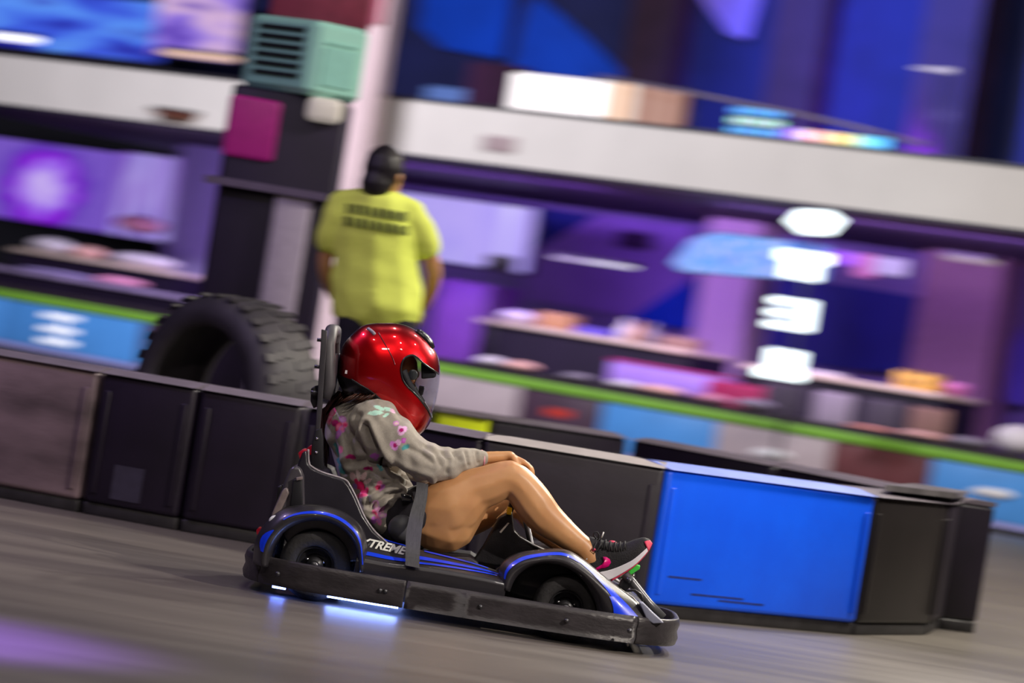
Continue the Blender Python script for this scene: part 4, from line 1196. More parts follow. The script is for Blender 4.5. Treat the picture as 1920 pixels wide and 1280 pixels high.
def onhelm(cx, cy, k=1.0, side=-1):
    th = atan2(-(cy - CXY[1]), cx - CXY[0]); f = min(0.9995, hypot(cx - CXY[0], cy - CXY[1]) / rad(th))
    s = (1 - f ** SE) ** (1 / SE)
    return helm(th, side * s, k)


def helm_solid(k, nth=120, ns=40):
    vs_, fs = [], []
    S = [-cos(pi * j / ns) for j in range(1, ns)]
    S = [(-1 if s < 0 else 1) * abs(s) ** 1.0 for s in S]
    for s in S:
        for i in range(nth): vs_.append(helm(2 * pi * i / nth, s, k))
    a, b = len(vs_), len(vs_) + 1
    vs_ += [helm(0, -1, k), helm(0, 1, k)]
    for j in range(len(S) - 1):
        for i in range(nth): fs.append((j * nth + i, j * nth + (i + 1) % nth, (j + 1) * nth + (i + 1) % nth, (j + 1) * nth + i))
    L_ = (len(S) - 1) * nth
    for i in range(nth): fs.append((a, (i + 1) % nth, i)); fs.append((b, L_ + i, L_ + (i + 1) % nth))
    return vs_, fs


def hprism(pts, y0=-0.3, y1=0.3):
    w_ = [P(*hc(x, y), KY) for x, y in pts]
    return MB().prism([(p.x, p.z) for p in w_], KY + y0, KY + y1)


def solid(vs_, fs, name='tmp'): return add_mesh(name, vs_, fs, MATS['tmp'], None, False, DO)


def boolean(o, other, op):
    md = o.modifiers.new('b', 'BOOLEAN'); md.operation = op; md.object = other; md.solver = 'EXACT'
    freeze(o); return o


inner = solid(*helm_solid(0.955, 80, 28))
PORT = [(757, 560), (763, 505), (785, 455), (825, 427), (865, 420), (905, 440), (960, 492), (1030, 545), (1095, 592), (1180, 630), (1220, 1060), (1031, 1003), (1000, 930), (935, 832), (872, 762), (812, 702), (772, 635)]
PORTs = [(x, y) for x, y in crom(PORT[:9], 4)] + [(1180, 630), (1220, 1060)] + [(x, y) for x, y in crom(PORT[11:] + [PORT[0]], 4)][:-1]
port = hprism(PORTs); port = solid(port.v, port.f)
LINE = [(100, 560), (230, 620), (290, 640), (380, 690), (480, 750), (600, 850), (690, 935), (760, 1005), (830, 1080), (915, 1162), (960, 1230)]
redreg = hprism(LINE + [(1300, 1230), (1300, 0), (100, 0)]); redreg = solid(redreg.v, redreg.f)
LINE2 = [(100, 720), (200, 785), (240, 792), (330, 765), (440, 772), (580, 868), (670, 955), (740, 1030), (810, 1105), (880, 1170), (930, 1250)]
blkreg = hprism([(x, y) for x, y in LINE] + LINE2[::-1]); blkreg = solid(blkreg.v, blkreg.f)
full = solid(*helm_solid(1.0))
boolean(full, inner, 'DIFFERENCE'); boolean(full, port, 'DIFFERENCE')
red = full.copy(); red.data = full.data.copy(); col.objects.link(red)
boolean(red, redreg, 'INTERSECT'); boolean(full, blkreg, 'INTERSECT')
RED = bpy.data.materials.new('candy_red_paint'); RED.use_nodes = True
nt = RED.node_tree; bs = nt.nodes['Principled BSDF']
bs.inputs['Metallic'].default_value = 0.9; bs.inputs['Roughness'].default_value = 0.33; bs.inputs['Coat Weight'].default_value = 1; bs.inputs['Coat Roughness'].default_value = 0.03
vz = nt.nodes.new('ShaderNodeTexVoronoi'); vz.inputs['Scale'].default_value = 900
tcn = nt.nodes.new('ShaderNodeTexCoord'); nt.links.new(tcn.outputs['Object'], vz.inputs['Vector'])
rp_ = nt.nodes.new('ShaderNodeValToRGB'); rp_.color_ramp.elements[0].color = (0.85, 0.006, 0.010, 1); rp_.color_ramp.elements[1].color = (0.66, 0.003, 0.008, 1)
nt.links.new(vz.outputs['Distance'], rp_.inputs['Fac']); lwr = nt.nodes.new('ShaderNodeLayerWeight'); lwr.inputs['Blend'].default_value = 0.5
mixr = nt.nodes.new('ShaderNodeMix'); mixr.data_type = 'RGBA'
nt.links.new(lwr.outputs['Facing'], mixr.inputs[0]); nt.links.new(rp_.outputs['Color'], mixr.inputs[6]); mixr.inputs[7].default_value = (0.05, 0.0, 0.012, 1)  # candy paint darkens seen edge-on, here also imitating shade at the rear
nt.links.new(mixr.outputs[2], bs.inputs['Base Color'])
HBK = mat('helmet_black_trim', (0.010, 0.009, 0.012), 0.28, noise_amt=0.2, coat=0.3)
helmet = red; helmet.name = 'helmet'; helmet.parent = driver
tag(helmet, 'glossy candy red full-face helmet')
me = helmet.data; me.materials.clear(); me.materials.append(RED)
full.name = 'neck_trim'; full.parent = helmet; full.data.materials.clear(); full.data.materials.append(HBK)
for o in (helmet, full):
    for p in o.data.polygons: p.use_smooth = True
    try: o.data.set_sharp_from_angle(angle=radians(35))
    except Exception: pass
# visor
vis = solid(*helm_solid(1.004, 120, 40)); vin = solid(*helm_solid(0.990, 120, 40))
boolean(vis, vin, 'DIFFERENCE')
boolean(vis, port, 'INTERSECT')
VM = bpy.data.materials.new('clear_visor'); VM.use_nodes = True
nt = VM.node_tree; nt.nodes.clear()
o_ = nt.nodes.new('ShaderNodeOutputMaterial'); mx_ = nt.nodes.new('ShaderNodeMixShader'); tr = nt.nodes.new('ShaderNodeBsdfTransparent'); gl = nt.nodes.new('ShaderNodeBsdfGlossy'); lw = nt.nodes.new('ShaderNodeLayerWeight')
tr.inputs['Color'].default_value = (0.94, 0.95, 0.97, 1); gl.inputs['Roughness'].default_value = 0.03; lw.inputs['Blend'].default_value = 0.12
mx_.inputs[0].default_value = 0.10; nt.links.new(tr.outputs[0], mx_.inputs[1]); nt.links.new(gl.outputs[0], mx_.inputs[2]); nt.links.new(mx_.outputs[0], o_.inputs[0])
vis.data.materials.clear(); vis.data.materials.append(VM); vis.name = 'visor'; vis.parent = helmet
tag(vis, 'clear curved visor')
for p in vis.data.polygons: p.use_smooth = True
try: vis.data.set_sharp_from_angle(angle=radians(35))
except Exception: pass
for t_ in (inner, port, redreg, blkreg, vin): bpy.data.objects.remove(t_)
# rubber gasket round the port (edge of the opening seen from the side, both sides)
for s in (-1, 1):
    g1 = [onhelm(x, y, 1.0, s) for x, y in crom(PORT[:9], 4)]; g2 = [onhelm(x, y, 1.0, s) for x, y in crom(PORT[11:] + [PORT[0]], 4)]
    MB().tube(g2 + g1[1:], 0.0032, n=8).build('visor_gasket', HBK, helmet, off=DO, smooth=True)
    MB().tube([onhelm(x, y, 1.0, s) for x, y in crom([(300, 640), (380, 690), (480, 750), (600, 850), (690, 935), (760, 1005), (830, 1080), (900, 1150)], 5)], 0.0035, n=8).build('edge_trim', HBK, helmet, off=DO, smooth=True)
    # sculpted crease and side vents
    MB().tube([onhelm(x, y, 0.999, s) for x, y in crom([(548, 215), (590, 285), (640, 370), (680, 445), (705, 510)], 6)], 0.0022, n=6, rads=None).build('shell_crease', mat('dark_red_groove', (0.12, 0.0, 0.01), 0.35, noise_amt=0.1, coat=1), helmet, off=DO, smooth=True)
    MB().tube([onhelm(x, y, 1.0, s) for x, y in crom([(446, 176), (470, 190), (500, 215), (514, 235)], 4)], 0.006, n=8, rads=[0.004, 0.006] + [0.0065] * 9 + [0.006, 0.003]).build('rear_vent', mat('vent_grey', (0.25, 0.22, 0.26), 0.3, noise_amt=0.1), helmet, off=DO, smooth=True)
    MB().ball(onhelm(870, 600, 0.985, s), 0.013, sc=(1.3, 0.25, 1.4)).build('visor_pivot', mat('pivot_grey', (0.05, 0.055, 0.06), 0.25, metal=0.3, noise_amt=0.3), helmet, off=DO, smooth=True)
a_ = onhelm(255, 575, 1.001); MB().box(a_.x - 0.0045, a_.x + 0.0045, a_.y - 0.003, a_.y + 0.004, a_.z - 0.006, a_.z + 0.006).build('size_sticker', mat('sticker_white', (0.6, 0.55, 0.6), 0.5, noise_amt=0.1), helmet, off=DO)
vb = MB()
pts_ = [(880, 198), (920, 228), (970, 272), (1015, 320), (1042, 362)]
for s in (-0.26, -0.13, 0, 0.13, 0.26):
    vb.tube([helm(atan2(-(y - CXY[1]), x - CXY[0]), s, 1.006) for x, y in pts_], 0.01, n=8, rads=[0.006, 0.012, 0.013, 0.011, 0.005])
vb.build('brow_vent', HBK, helmet, off=DO, smooth=True)
vb = MB()
for s in (-0.2, 0.2):
    vb.tube([helm(atan2(-(y - CXY[1]), x - CXY[0]), s, 1.04) for x, y in [(905, 215), (940, 245), (985, 288)]], 0.006, n=8)
vb.build('vent_grille', mat('vent_silver', (0.5, 0.52, 0.6), 0.2, metal=0.6, noise_amt=0.1), helmet, off=DO, smooth=True)
# lining and breath guard
hin = Blob(); 
MB().tube([onhelm(x, y, 0.93, -1) for x, y in ((790, 560), (840, 680), (900, 780), (960, 880))], 0.012, n=10).build('cheek_lining', mat('lining_foam', (0.03, 0.03, 0.035), 0.9, noise_amt=0.2), helmet, off=DO, smooth=True)
MB().tube([onhelm(x, y, 0.93, 1) for x, y in ((790, 560), (840, 680), (900, 780), (960, 880))], 0.012, n=10).build('cheek_lining', mat('lining_foam', (0.03, 0.03, 0.035), 0.9), helmet, off=DO, smooth=True)
bg_ = P(*hc(938, 740), KY); MB().prism([(P(*hc(x, y), KY).x, P(*hc(x, y), KY).z) for x, y in ((918, 700), (968, 712), (950, 790), (905, 800))], KY - 0.03, KY + 0.03).build('breath_guard', HBK, helmet, off=DO, bev=0.003)
MB().prism([(P(*hc(x, y), KY).x, P(*hc(x, y), KY).z) for x, y in ((935, 485), (1070, 585), (1068, 628), (940, 640))], KY - 0.07, KY + 0.07).build('brow_lining', mat('lining_foam', (0.03, 0.03, 0.035), 0.9), helmet, off=DO, bev=0.006)

# ================================================================== THE MARSHAL (standing person)
MY = 5.6
mp0 = P(705, 600, MY)
MO = Vector((mp0.x, MY, 0))
marshal = empty('person', MO, 'person in yellow hi-vis shirt with dark lettering standing behind the red helmet', 'person')


def mp(px, py, dy, r): p = P(px, py, MY + dy); return (p.x, p.y, p.z, r)


mb_ = Blob()
hd = P(722, 326, MY); fd = Vector((0.62, 0.78, -0.1)).normalized(); sdv = Vector((0.78, -0.62, 0)).normalized()
mb_.ball(hd, 0.098, (0.9, 0.9, 1.18)); mb_.ball(hd + fd * 0.035 - Vector((0, 0, 0.055)), 0.06)
mb_.limb([(*(hd + fd * 0.09), 0.012), (*(hd + fd * 0.108 - Vector((0, 0, 0.028))), 0.016)])
for s in (-1, 1): mb_.ball(hd + sdv * 0.085 * s - Vector((0, 0, 0.01)), 0.026, (0.8, 0.8, 1.2))
mb_.limb([mp(718, 350, 0, 0.055), mp(710, 375, 0, 0.06), mp(706, 400, 0, 0.09), mp(706, 480, 0, 0.10), mp(704, 590, 0, 0.11)], sc=(1.25, 0.85, 1))
for pts in (((638, 392, 0, .052), (618, 450, .02, .043), (610, 500, .06, .038), (622, 545, .16, .032), (640, 572, .24, .025)),
            ((776, 408, 0, .052), (800, 460, .0, .043), (814, 510, .04, .038), (808, 548, .12, .032), (796, 575, .2, .025))):
    mb_.limb([mp(*q) for q in pts], k=8)
    a_ = P(pts[-1][0], pts[-1][1], MY + pts[-1][2]); b_ = P(pts[-2][0], pts[-2][1], MY + pts[-2][2]); d_ = (a_ - b_).normalized()
    hand(mb_, a_ + d_ * 0.03, d_, Vector((0, 0, 1)) if pts[0][0] < 700 else Vector((0, 0, 1)), Vector((0.5 if pts[0][0] < 700 else -0.5, 0.6, -0.3)), 1.1, 0.6)
for s in (-1, 1):
    mb_.limb([mp(706 + 36 * s, 610, 0, 0.10), mp(700 + 40 * s, 690, 0, 0.085), mp(692 + 42 * s, 770, 0, 0.062), mp(680 + 44 * s, 870, 0, 0.055), (MO.x + 0.11 * s, MY, 0.09, 0.042)], k=8)
    mb_.limb([(MO.x + 0.11 * s, MY - 0.04, 0.05, 0.04), (MO.x + 0.12 * s, MY + 0.07, 0.045, 0.04), (MO.x + 0.135 * s, MY + 0.16, 0.035, 0.03)])
mb_.build('body', SKIN, marshal, MO, 0.009, it=4)
ms = Blob()
HIV = mat('hivis_yellow_fabric', (0.78, 0.88, 0.14), 0.8, noise_amt=0.08, nscale=9, bump=0.5, bscale=12)
ms.limb([mp(712, 392, 0, 0.12), mp(706, 430, 0, 0.155), mp(704, 480, 0, 0.155), mp(706, 530, 0, 0.168), mp(706, 575, 0, 0.172)], sc=(1.36, 1.0, 0.9), k=7)
ms.limb([mp(645, 384, 0, 0.075), mp(628, 415, 0, 0.075), mp(616, 455, .02, 0.064)], k=6); ms.limb([mp(768, 402, 0, 0.075), mp(788, 430, 0, 0.075), mp(802, 466, 0.01, 0.064)], k=6)
ms.limb([mp(640, 384, 0, 0.072), mp(712, 384, 0, 0.085), mp(772, 403, 0, 0.072)], k=6)
mso = ms.build('shirt', HIV, marshal, MO, 0.012, it=4)
for v in mso.data.vertices: v.co += v.normal * 0.012 * noise.noise(Vector((v.co.x * 5, v.co.y * 5, v.co.z * 11)))
INK = mat('dark_olive_print', (0.09, 0.11, 0.02), 0.8, noise_amt=0.2)
xr_ = random.Random(3)
from mathutils.bvhtree import BVHTree
bm_ = bmesh.new(); bm_.from_mesh(mso.data); bvh = BVHTree.FromBMesh(bm_); bm_.free()
for row, (yc, x0, x1) in enumerate(((392, 640, 752), (418, 636, 756))):
    x = x0
    while x < x1:
        w_ = xr_.choice((9, 12, 14)); gv = []
        for lift in (0.004, 0.012):
            for dy in (-9, -3, 3, 9):
                for f in (0, 0.5, 1):
                    p = P(x + f * (w_ - 2), yc + dy + (x - 700) * 0.16, MY - 0.6)
                    h = bvh.ray_cast(p - MO, Vector((0, 1, 0)))
                    gv.append((h[0] + MO - Vector((0, lift, 0))) if h[0] else None)
        if all(g is not None for g in gv) and max(g.y for g in gv) - min(g.y for g in gv) < 0.12:
            fs = [(l * 12 + r * 3 + c, l * 12 + r * 3 + c + 1, l * 12 + r * 3 + c + 4, l * 12 + r * 3 + c + 3) for l in (0, 1) for r in range(3) for c in range(2)]
            add_mesh('print_stroke', gv, fs, INK, marshal, False, MO)
        x += w_ + 3
mt = Blob()
for s in (-1, 1): mt.limb([mp(706 + 30 * s, 598, 0, 0.13), mp(700 + 40 * s, 690, 0, 0.105), mp(692 + 42 * s, 770, 0, 0.085), mp(680 + 44 * s, 880, 0, 0.072), (MO.x + 0.11 * s, MY, 0.1, 0.062)], k=8)
mt.build('trousers', mat('black_trousers', (0.012, 0.010, 0.02), 0.85, noise_amt=0.3), marshal, MO, 0.014, it=4)
mh = Blob(); mh.ball(hd - fd * 0.018 + Vector((0, 0, 0.022)), 0.108, (0.95, 0.95, 1.12)); mh.ball(hd - fd * 0.05 - Vector((0, 0, 0.06)), 0.085)
mh.build('hair', mat('black_hair', (0.012, 0.008, 0.012), 0.5, noise_amt=0.3), marshal, MO, 0.01, it=3)
for s in (-1, 1):
    b = Blob(); b.limb([(MO.x + 0.11 * s, MY - 0.06, 0.05, 0.048), (MO.x + 0.12 * s, MY + 0.06, 0.052, 0.048), (MO.x + 0.135 * s, MY + 0.18, 0.042, 0.038)])
    b.build('shoe', mat('black_trousers', (0.012, 0.010, 0.02), 0.85), marshal, MO, 0.01, it=2)

# ================================================================== THE MINT MACHINE beside the pillar
QY = 7.0
q0, q1 = P(432, 200, QY), P(668, 200, QY)
QO = Vector(((q0.x + q1.x) / 2, QY + 0.3, 0))
mach = empty('machine', QO, 'tall dark machine with mint louvred head and magenta rounded panel beside the pillar', 'machine')
MINT = mat('mint_enamel', (0.33, 0.66, 0.57), 0.4, noise_amt=0.06, nscale=4)
DKM = mat('dark_violet_cabinet', (0.010, 0.004, 0.022), 0.5, noise_amt=0.3, nscale=3)
def mx(px): return P(px, 200, QY).x
def mz(px, py): return P(px, py, QY).z
zt, zb = mz(550, 30), mz(550, 172)
corner = mx(572)
# head: louvred face turned left, door face turned right
lf = [(mx(436), QY + 0.22), (corner, QY), (mx(668), QY + 0.18), (mx(640), QY + 0.6), (mx(470), QY + 0.62)]
hv = [Vector((x, y, zb)) for x, y in lf] + [Vector((x, y, zt)) for x, y in lf]
add_mesh('mint_head', hv, [tuple(range(5))[::-1], tuple(range(5, 10))] + [(i, (i + 1) % 5, 5 + (i + 1) % 5, 5 + i) for i in range(5)], MINT, mach, False, QO).modifiers.new('b', 'BEVEL').width = 0.03
d1 = (Vector((lf[1][0], lf[1][1], 0)) - Vector((lf[0][0], lf[0][1], 0))); d1n = d1.normalized(); n1 = Vector((d1n.y, -d1n.x, 0))
for k in range(6):
    z_ = zt - 0.07 - 0.048 * k
    p0 = Vector((lf[0][0], lf[0][1], z_)) + d1 * 0.16; p1 = Vector((lf[0][0], lf[0][1], z_)) + d1 * 0.84
    vs_ = [p0 + n1 * 0.002, p1 + n1 * 0.002, p1 + n1 * 0.002 + Vector((0, 0, 0.022)), p0 + n1 * 0.002 + Vector((0, 0, 0.022)),
           p0 + n1 * 0.018, p1 + n1 * 0.018, p1 + n1 * 0.006 + Vector((0, 0, 0.022)), p0 + n1 * 0.006 + Vector((0, 0, 0.022))]
    add_mesh('louvre_slot', vs_, [(0, 1, 2, 3), (7, 6, 5, 4), (0, 4, 5, 1), (1, 5, 6, 2), (2, 6, 7, 3), (3, 7, 4, 0)], mat('slot_black', (0.004, 0.004, 0.008), 0.6), mach, False, QO)
d2 = (Vector((lf[2][0], lf[2][1], 0)) - Vector((lf[1][0], lf[1][1], 0))); n2 = Vector((d2.y, -d2.x, 0)).normalized()
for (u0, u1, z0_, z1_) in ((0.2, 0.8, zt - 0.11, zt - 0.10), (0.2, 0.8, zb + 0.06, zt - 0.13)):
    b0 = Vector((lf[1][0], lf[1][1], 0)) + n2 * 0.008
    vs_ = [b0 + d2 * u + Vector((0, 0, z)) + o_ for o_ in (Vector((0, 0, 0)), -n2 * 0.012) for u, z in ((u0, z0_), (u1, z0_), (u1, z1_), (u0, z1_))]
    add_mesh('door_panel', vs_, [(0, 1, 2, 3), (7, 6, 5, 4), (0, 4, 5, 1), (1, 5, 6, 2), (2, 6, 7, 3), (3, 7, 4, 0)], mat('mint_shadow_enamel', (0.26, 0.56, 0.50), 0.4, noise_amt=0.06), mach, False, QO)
MB().box(mx(428), mx(652), QY + 0.1, QY + 0.6, 0.0, zb).build('cabinet', DKM, mach, off=QO, bev=0.02)
mq = P(472, 240, QY + 0.1)
MB().box(mq.x - 0.135, mq.x + 0.135, QY + 0.07, QY + 0.12, mq.z - 0.16, mq.z + 0.16).build('magenta_panel', mat('magenta_gel', (0.26, 0.01, 0.14), 0.4, emit=(0.5, 0.02, 0.26), estr=0.16, noise_amt=0.1), mach, off=QO, bev=0.05, segs=5)
mq = P(612, 208, QY + 0.1)
MB().box(mq.x - 0.10, mq.x + 0.085, QY + 0.03, QY + 0.12, mq.z - 0.065, mq.z + 0.065).build('round_lamp', mat('cream_lens', (0.6, 0.56, 0.5), 0.3, emit=(1, 0.9, 0.8), estr=0.2, noise_amt=0.05), mach, off=QO, bev=0.04, segs=4)
zz = mz(500, 352)
MB().box(mx(405), mx(640), QY + 0.02, QY + 0.1, zz - 0.02, zz + 0.02).build('shelf_edge', mat('grey_edge', (0.12, 0.09, 0.16), 0.4, noise_amt=0.1), mach, off=QO)
MB().box(P(505, 450, QY).x - 0.005, P(572, 450, QY).x, QY + 0.05, QY + 0.1, 0.2, mz(535, 365)).build('pale_panel', mat('pale_lilac_panel', (0.40, 0.34, 0.44), 0.5, noise_amt=0.1), mach, off=QO, bev=0.01)
rq = P(560, 12, QY)
MB().box(mx(470), mx(660), QY + 0.2, QY + 0.5, zt, zt + 0.28).build('red_top_box', mat('dull_red_box', (0.22, 0.03, 0.06), 0.5, noise_amt=0.3, nscale=6), mach, off=QO, bev=0.01)


# ================================================================== THE HALL BEHIND
def hroot(name, label, cat, a, b, z, group=None):
    return empty(name, W(a, b, z), label, cat, group, YAW)


def hrect(px0, py0, px1, py1, b):
    """centre a, half width, z bottom, z top"""
    a0, a1, z1, z0 = vr(px0, py0, px1, py1, b)
    return (a0 + a1) / 2, (a0 - a1) / 2, z0, z1


# far barrier modules
FB_BLUE = mat('sky_blue_barrier', (0.07, 0.27, 0.68), 0.45, noise_amt=0.08, nscale=3)
FB_PALE = mat('pale_rose_barrier', (0.42, 0.34, 0.37), 0.5, noise_amt=0.08, nscale=3)
FB_DARK = mat('dark_plum_barrier', (0.055, 0.025, 0.05), 0.5, noise_amt=0.2, nscale=3)
FB_RED = mat('brown_red_barrier', (0.12, 0.03, 0.035), 0.5, noise_amt=0.3, nscale=3)
WHT = mat('white_vinyl_mark', (0.72, 0.70, 0.74), 0.5, noise_amt=0.05)
mods = [(2250, 1990, FB_PALE, None, 'pale barrier module of the far row past the last sky blue one'),
        (1990, 1748, FB_BLUE, 'oval', 'sky blue barrier module of the far row beyond the tip of the near rows'),
        (1748, 1560, FB_RED, None, 'brown-red barrier module of the far row above the grey lid'),
        (1560, 1345, FB_PALE, 'oval', 'pale rose barrier module of the far row with a white mark'),
        (1345, 1130, FB_BLUE, None, 'plain sky blue barrier module of the far row above the driver foot'),
        (1130, 975, FB_DARK, 'red', 'dark plum barrier module of the far row with a small red mark'),
        (975, 800, FB_PALE, None, 'pale rose barrier module of the far row beside the visor'),
        (800, 640, FB_DARK, None, 'dark barrier module of the far row hidden by the helmet'),
        (640, 450, FB_PALE, None, 'pale barrier module of the far row behind the tyre'),
        (450, 268, FB_DARK, None, 'dark barrier module of the far row seen past the tyre edge'),
        (268, 5, FB_BLUE, 'bars', 'sky blue barrier module of the far row with white bar lettering'),
        (5, -260, FB_BLUE, None, 'sky blue barrier module of the far row farthest along the wall')]


def gy(px): return 565 + (px - 0) * 0.1703 - 0   # green line height in column px


for p0, p1, m, mark, lab in mods:
    a0 = V(p0, gy(p0), 0)[0]; a1 = V(p1, gy(p1), 0)[0]
    t = hroot('track_barrier', lab, 'barrier', (a0 + a1) / 2, 0, 0, 'barriers of the far row')
    hw = abs(a1 - a0) / 2 - 0.004
    MB().box(-hw, hw, 0, 0.25, 0.10, 0.545).build('panel', m, t, bev=0.012)
    MB().box(-hw, hw, 0.01, 0.24, 0.0, 0.055).build('base_skirt', mat('barrier_skirt', (0.02, 0.018, 0.02), 0.5), t)
    MB().box(-hw, hw, 0.002, 0.248, 0.055, 0.10).build('lilac_band', mat('lilac_band_vinyl', (0.30, 0.30, 0.62), 0.5, noise_amt=0.1), t)
    if mark == 'oval':
        MB().tube([(-0.22, -0.004, 0.33), (-0.14, -0.004, 0.335), (0.14, -0.004, 0.34), (0.22, -0.004, 0.34)], 0.045, n=12, rads=[0.01, 0.04, 0.045, 0.012]).build('white_mark', WHT, t, smooth=True)
    if mark == 'red':
        MB().box(-0.16, 0.16, -0.004, 0.01, 0.33, 0.41).build('red_mark', mat('red_vinyl_mark', (0.45, 0.03, 0.02), 0.5, noise_amt=0.1), t)
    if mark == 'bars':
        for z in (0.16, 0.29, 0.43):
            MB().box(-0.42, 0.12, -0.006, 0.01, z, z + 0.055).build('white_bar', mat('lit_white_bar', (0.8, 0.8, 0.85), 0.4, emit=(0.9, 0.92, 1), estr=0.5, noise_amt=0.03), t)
        MB().box(-0.12, -0.07, -0.004, 0.01, 0.16, 0.48).build('white_bar', mat('lit_white_bar', (0.8, 0.8, 0.85), 0.4), t)
mb1 = MB().box(-11, 11, -0.02, 0.27, 0.552, 0.642)
t = hroot('foam_rail', 'long lime green foam rail along the top of the far barriers', 'rail', 7, 0, 0)
mb1.build('green_foam', mat('lime_green_foam', (0.16, 0.36, 0.03), 0.6, noise_amt=0.1, nscale=3), t, bev=0.02)
MB().box(-11, 11, 0.05, 0.6, 0.642, 0.70).build('dark_ledge', mat('dark_ledge', (0.02, 0.012, 0.02), 0.5, noise_amt=0.2), t)


def counter(px0, py0, px1, py1, b, depth, label, topm, frontm):
    a, hw, z0, z1 = hrect(px0, py0, px1, py1, b); zt_ = V((px0 + px1) / 2, (py0 + py1) / 2, b)[1]
    t = hroot('counter', label, 'counter', a, b, 0)
    MB().box(-hw - 0.03, hw + 0.03, -0.04, depth, zt_ - 0.05, zt_).build('countertop', topm, t, bev=0.01)
    MB().box(-hw, hw, 0.02, depth - 0.04, 0.08, zt_ - 0.05).build('front_panel', frontm, t)
    MB().box(-hw + 0.04, hw - 0.04, 0.08, depth - 0.08, 0, 0.08).build('plinth', TRIM, t)
    for s in (-1, 1): MB().box(s * hw - 0.02, s * hw + 0.02, -0.005, depth - 0.03, 0.0, zt_ - 0.05).build('end_panel', frontm, t)
    return a, hw, zt_


BEI = mat('beige_countertop', (0.66, 0.52, 0.44), 0.4, noise_amt=0.06, nscale=4)
DF = mat('black_violet_panel', (0.012, 0.006, 0.022), 0.5, noise_amt=0.3, nscale=2)
ca1 = counter(905, 592, 1292, 660, 2.2, 0.7, 'long beige-topped bar counter with a black front beside the yellow shirt', BEI, DF)
ca2 = counter(1400, 680, 1762, 738, 1.6, 0.7, 'beige-topped bar counter below the lowest lit symbol', BEI, DF)
ca3 = counter(30, 462, 335, 512, 2.6, 0.7, 'beige-topped counter in the violet bay beyond the tyre', BEI, DF)
ca4 = counter(-60, 488, 400, 565, 1.1, 0.5, 'low dark counter with a grey top behind the lettered blue barrier', mat('greyviolet_top', (0.26, 0.2, 0.34), 0.5, noise_amt=0.3, nscale=5), DF)


def hitem(name, label, cat, px0, py0, px1, py1, b, m, shape='box', depth=0.2, group=None, top=None, sit=None):
    """an item standing at depth b whose outline is seen between two corner pixels"""
    a, hw, z0, z1 = hrect(px0, py0, px1, py1, b)
    if sit is not None: z1 = sit + (z1 - z0); z0 = sit
    h = z1 - z0
    if shape == 'box':
        o = MB().box(-hw, hw, 0, depth, 0, h).build(name, m, bev=min(0.02, hw * 0.3), segs=2)
    elif shape == 'cushion':
        o = MB().ball((0, depth / 2, h / 2), 1, 12, (hw, depth / 2, h / 2)).build(name, m, smooth=True)
    elif shape == 'bottle':
        r = hw
        o = MB().lathe([(0, 0), (r, 0), (r, h * 0.6), (r * 0.4, h * 0.75), (r * 0.4, h), (0, h)], (0, depth / 2, 0), 'Z', 16).build(name, m, smooth=True)
    elif shape == 'bowl':
        r = hw
        o = MB().lathe([(0, 0), (r * 0.5, 0), (r * 0.9, h * 0.5), (r, h), (r * 0.93, h), (r * 0.8, h * 0.5), (0, h * 0.1)], (0, depth / 2, 0), 'Z', 20).build(name, m, smooth=True)
    o.location = W(a, b, z0); o.rotation_euler = (0, 0, YAW)
    tag(o, label, cat, group)
    return o


c_ = lambda n, r, g, b, **k: mat(n, (r, g, b), k.pop('rough', 0.6), noise_amt=0.12, nscale=6, **k)
WHITE, PINKM, ORB, GRYM, BLUM, ROSE = c_('white_cloth', .7, .64, .72), c_('rose_cloth', .62, .25, .36), c_('orange_wood', .5, .25, .12), c_('grey_cloth', .25, .22, .28), c_('violet_blue_box', .12, .08, .5), c_('peach_cloth', .85, .48, .42)
zc = ca1[2]
hitem('folded_cloth', 'pale folded cloth on the near end of the long counter', 'cloth', 930, 556, 985, 590, 2.3, WHITE, 'cushion', .3, sit=zc)
hitem('wooden_crate', 'orange-brown crate on the long counter beside the pale cloth', 'crate', 1010, 560, 1068, 600, 2.35, ORB, sit=zc)
hitem('box', 'violet-blue box on the long counter next to the orange crate', 'box', 1080, 592, 1140, 616, 2.35, BLUM, sit=zc)
hitem('bottle', 'pale bottle on the long counter after the violet-blue box', 'bottle', 1162, 585, 1176, 630, 2.4, WHITE, 'bottle', .1, sit=zc)
hitem('bottle', 'brown bottle on the long counter between two paler bottles', 'bottle', 1186, 590, 1200, 634, 2.4, ORB, 'bottle', .1, sit=zc)
hitem('bottle', 'grey-violet bottle on the long counter nearest the pale pink column', 'bottle', 1210, 594, 1224, 638, 2.4, GRYM, 'bottle', .1, sit=zc)
hitem('box', 'low brown box at the end of the long counter in front of the pale column', 'box', 1240, 608, 1300, 640, 2.4, c_('brown_card', .3, .17, .14), sit=zc)
yb = hitem('box', 'amber yellow box with dark spots on the counter by the brown column', 'box', 1682, 674, 1750, 718, 1.7, c_('amber_box', .75, .42, .08), sit=ca2[2])
for i in range(3):
    for j in range(2):
        MB().lathe([(0, -0.004), (0.03, -0.004), (0.03, 0.01)], (-0.1 + 0.1 * i, 0, 0.07 + 0.09 * j), n=10).build('dark_spot', c_('dark_brown_dot', .12, .05, .02), yb)
hitem('box', 'pale flat box on the counter beside the third lit symbol', 'box', 1490, 652, 1575, 672, 1.7, WHITE, sit=ca2[2])
hitem('bowl', 'pink bowl on the counter edge behind the amber yellow box', 'bowl', 1755, 690, 1800, 722, 1.9, c_('pink_bowl', .65, .2, .5), 'bowl', .3, sit=ca2[2])
zc = ca3[2]
hitem('cushion', 'white cushion on the violet bay counter at the picture edge', 'cushion', 50, 418, 120, 458, 2.7, WHITE, 'cushion', .3, sit=zc)
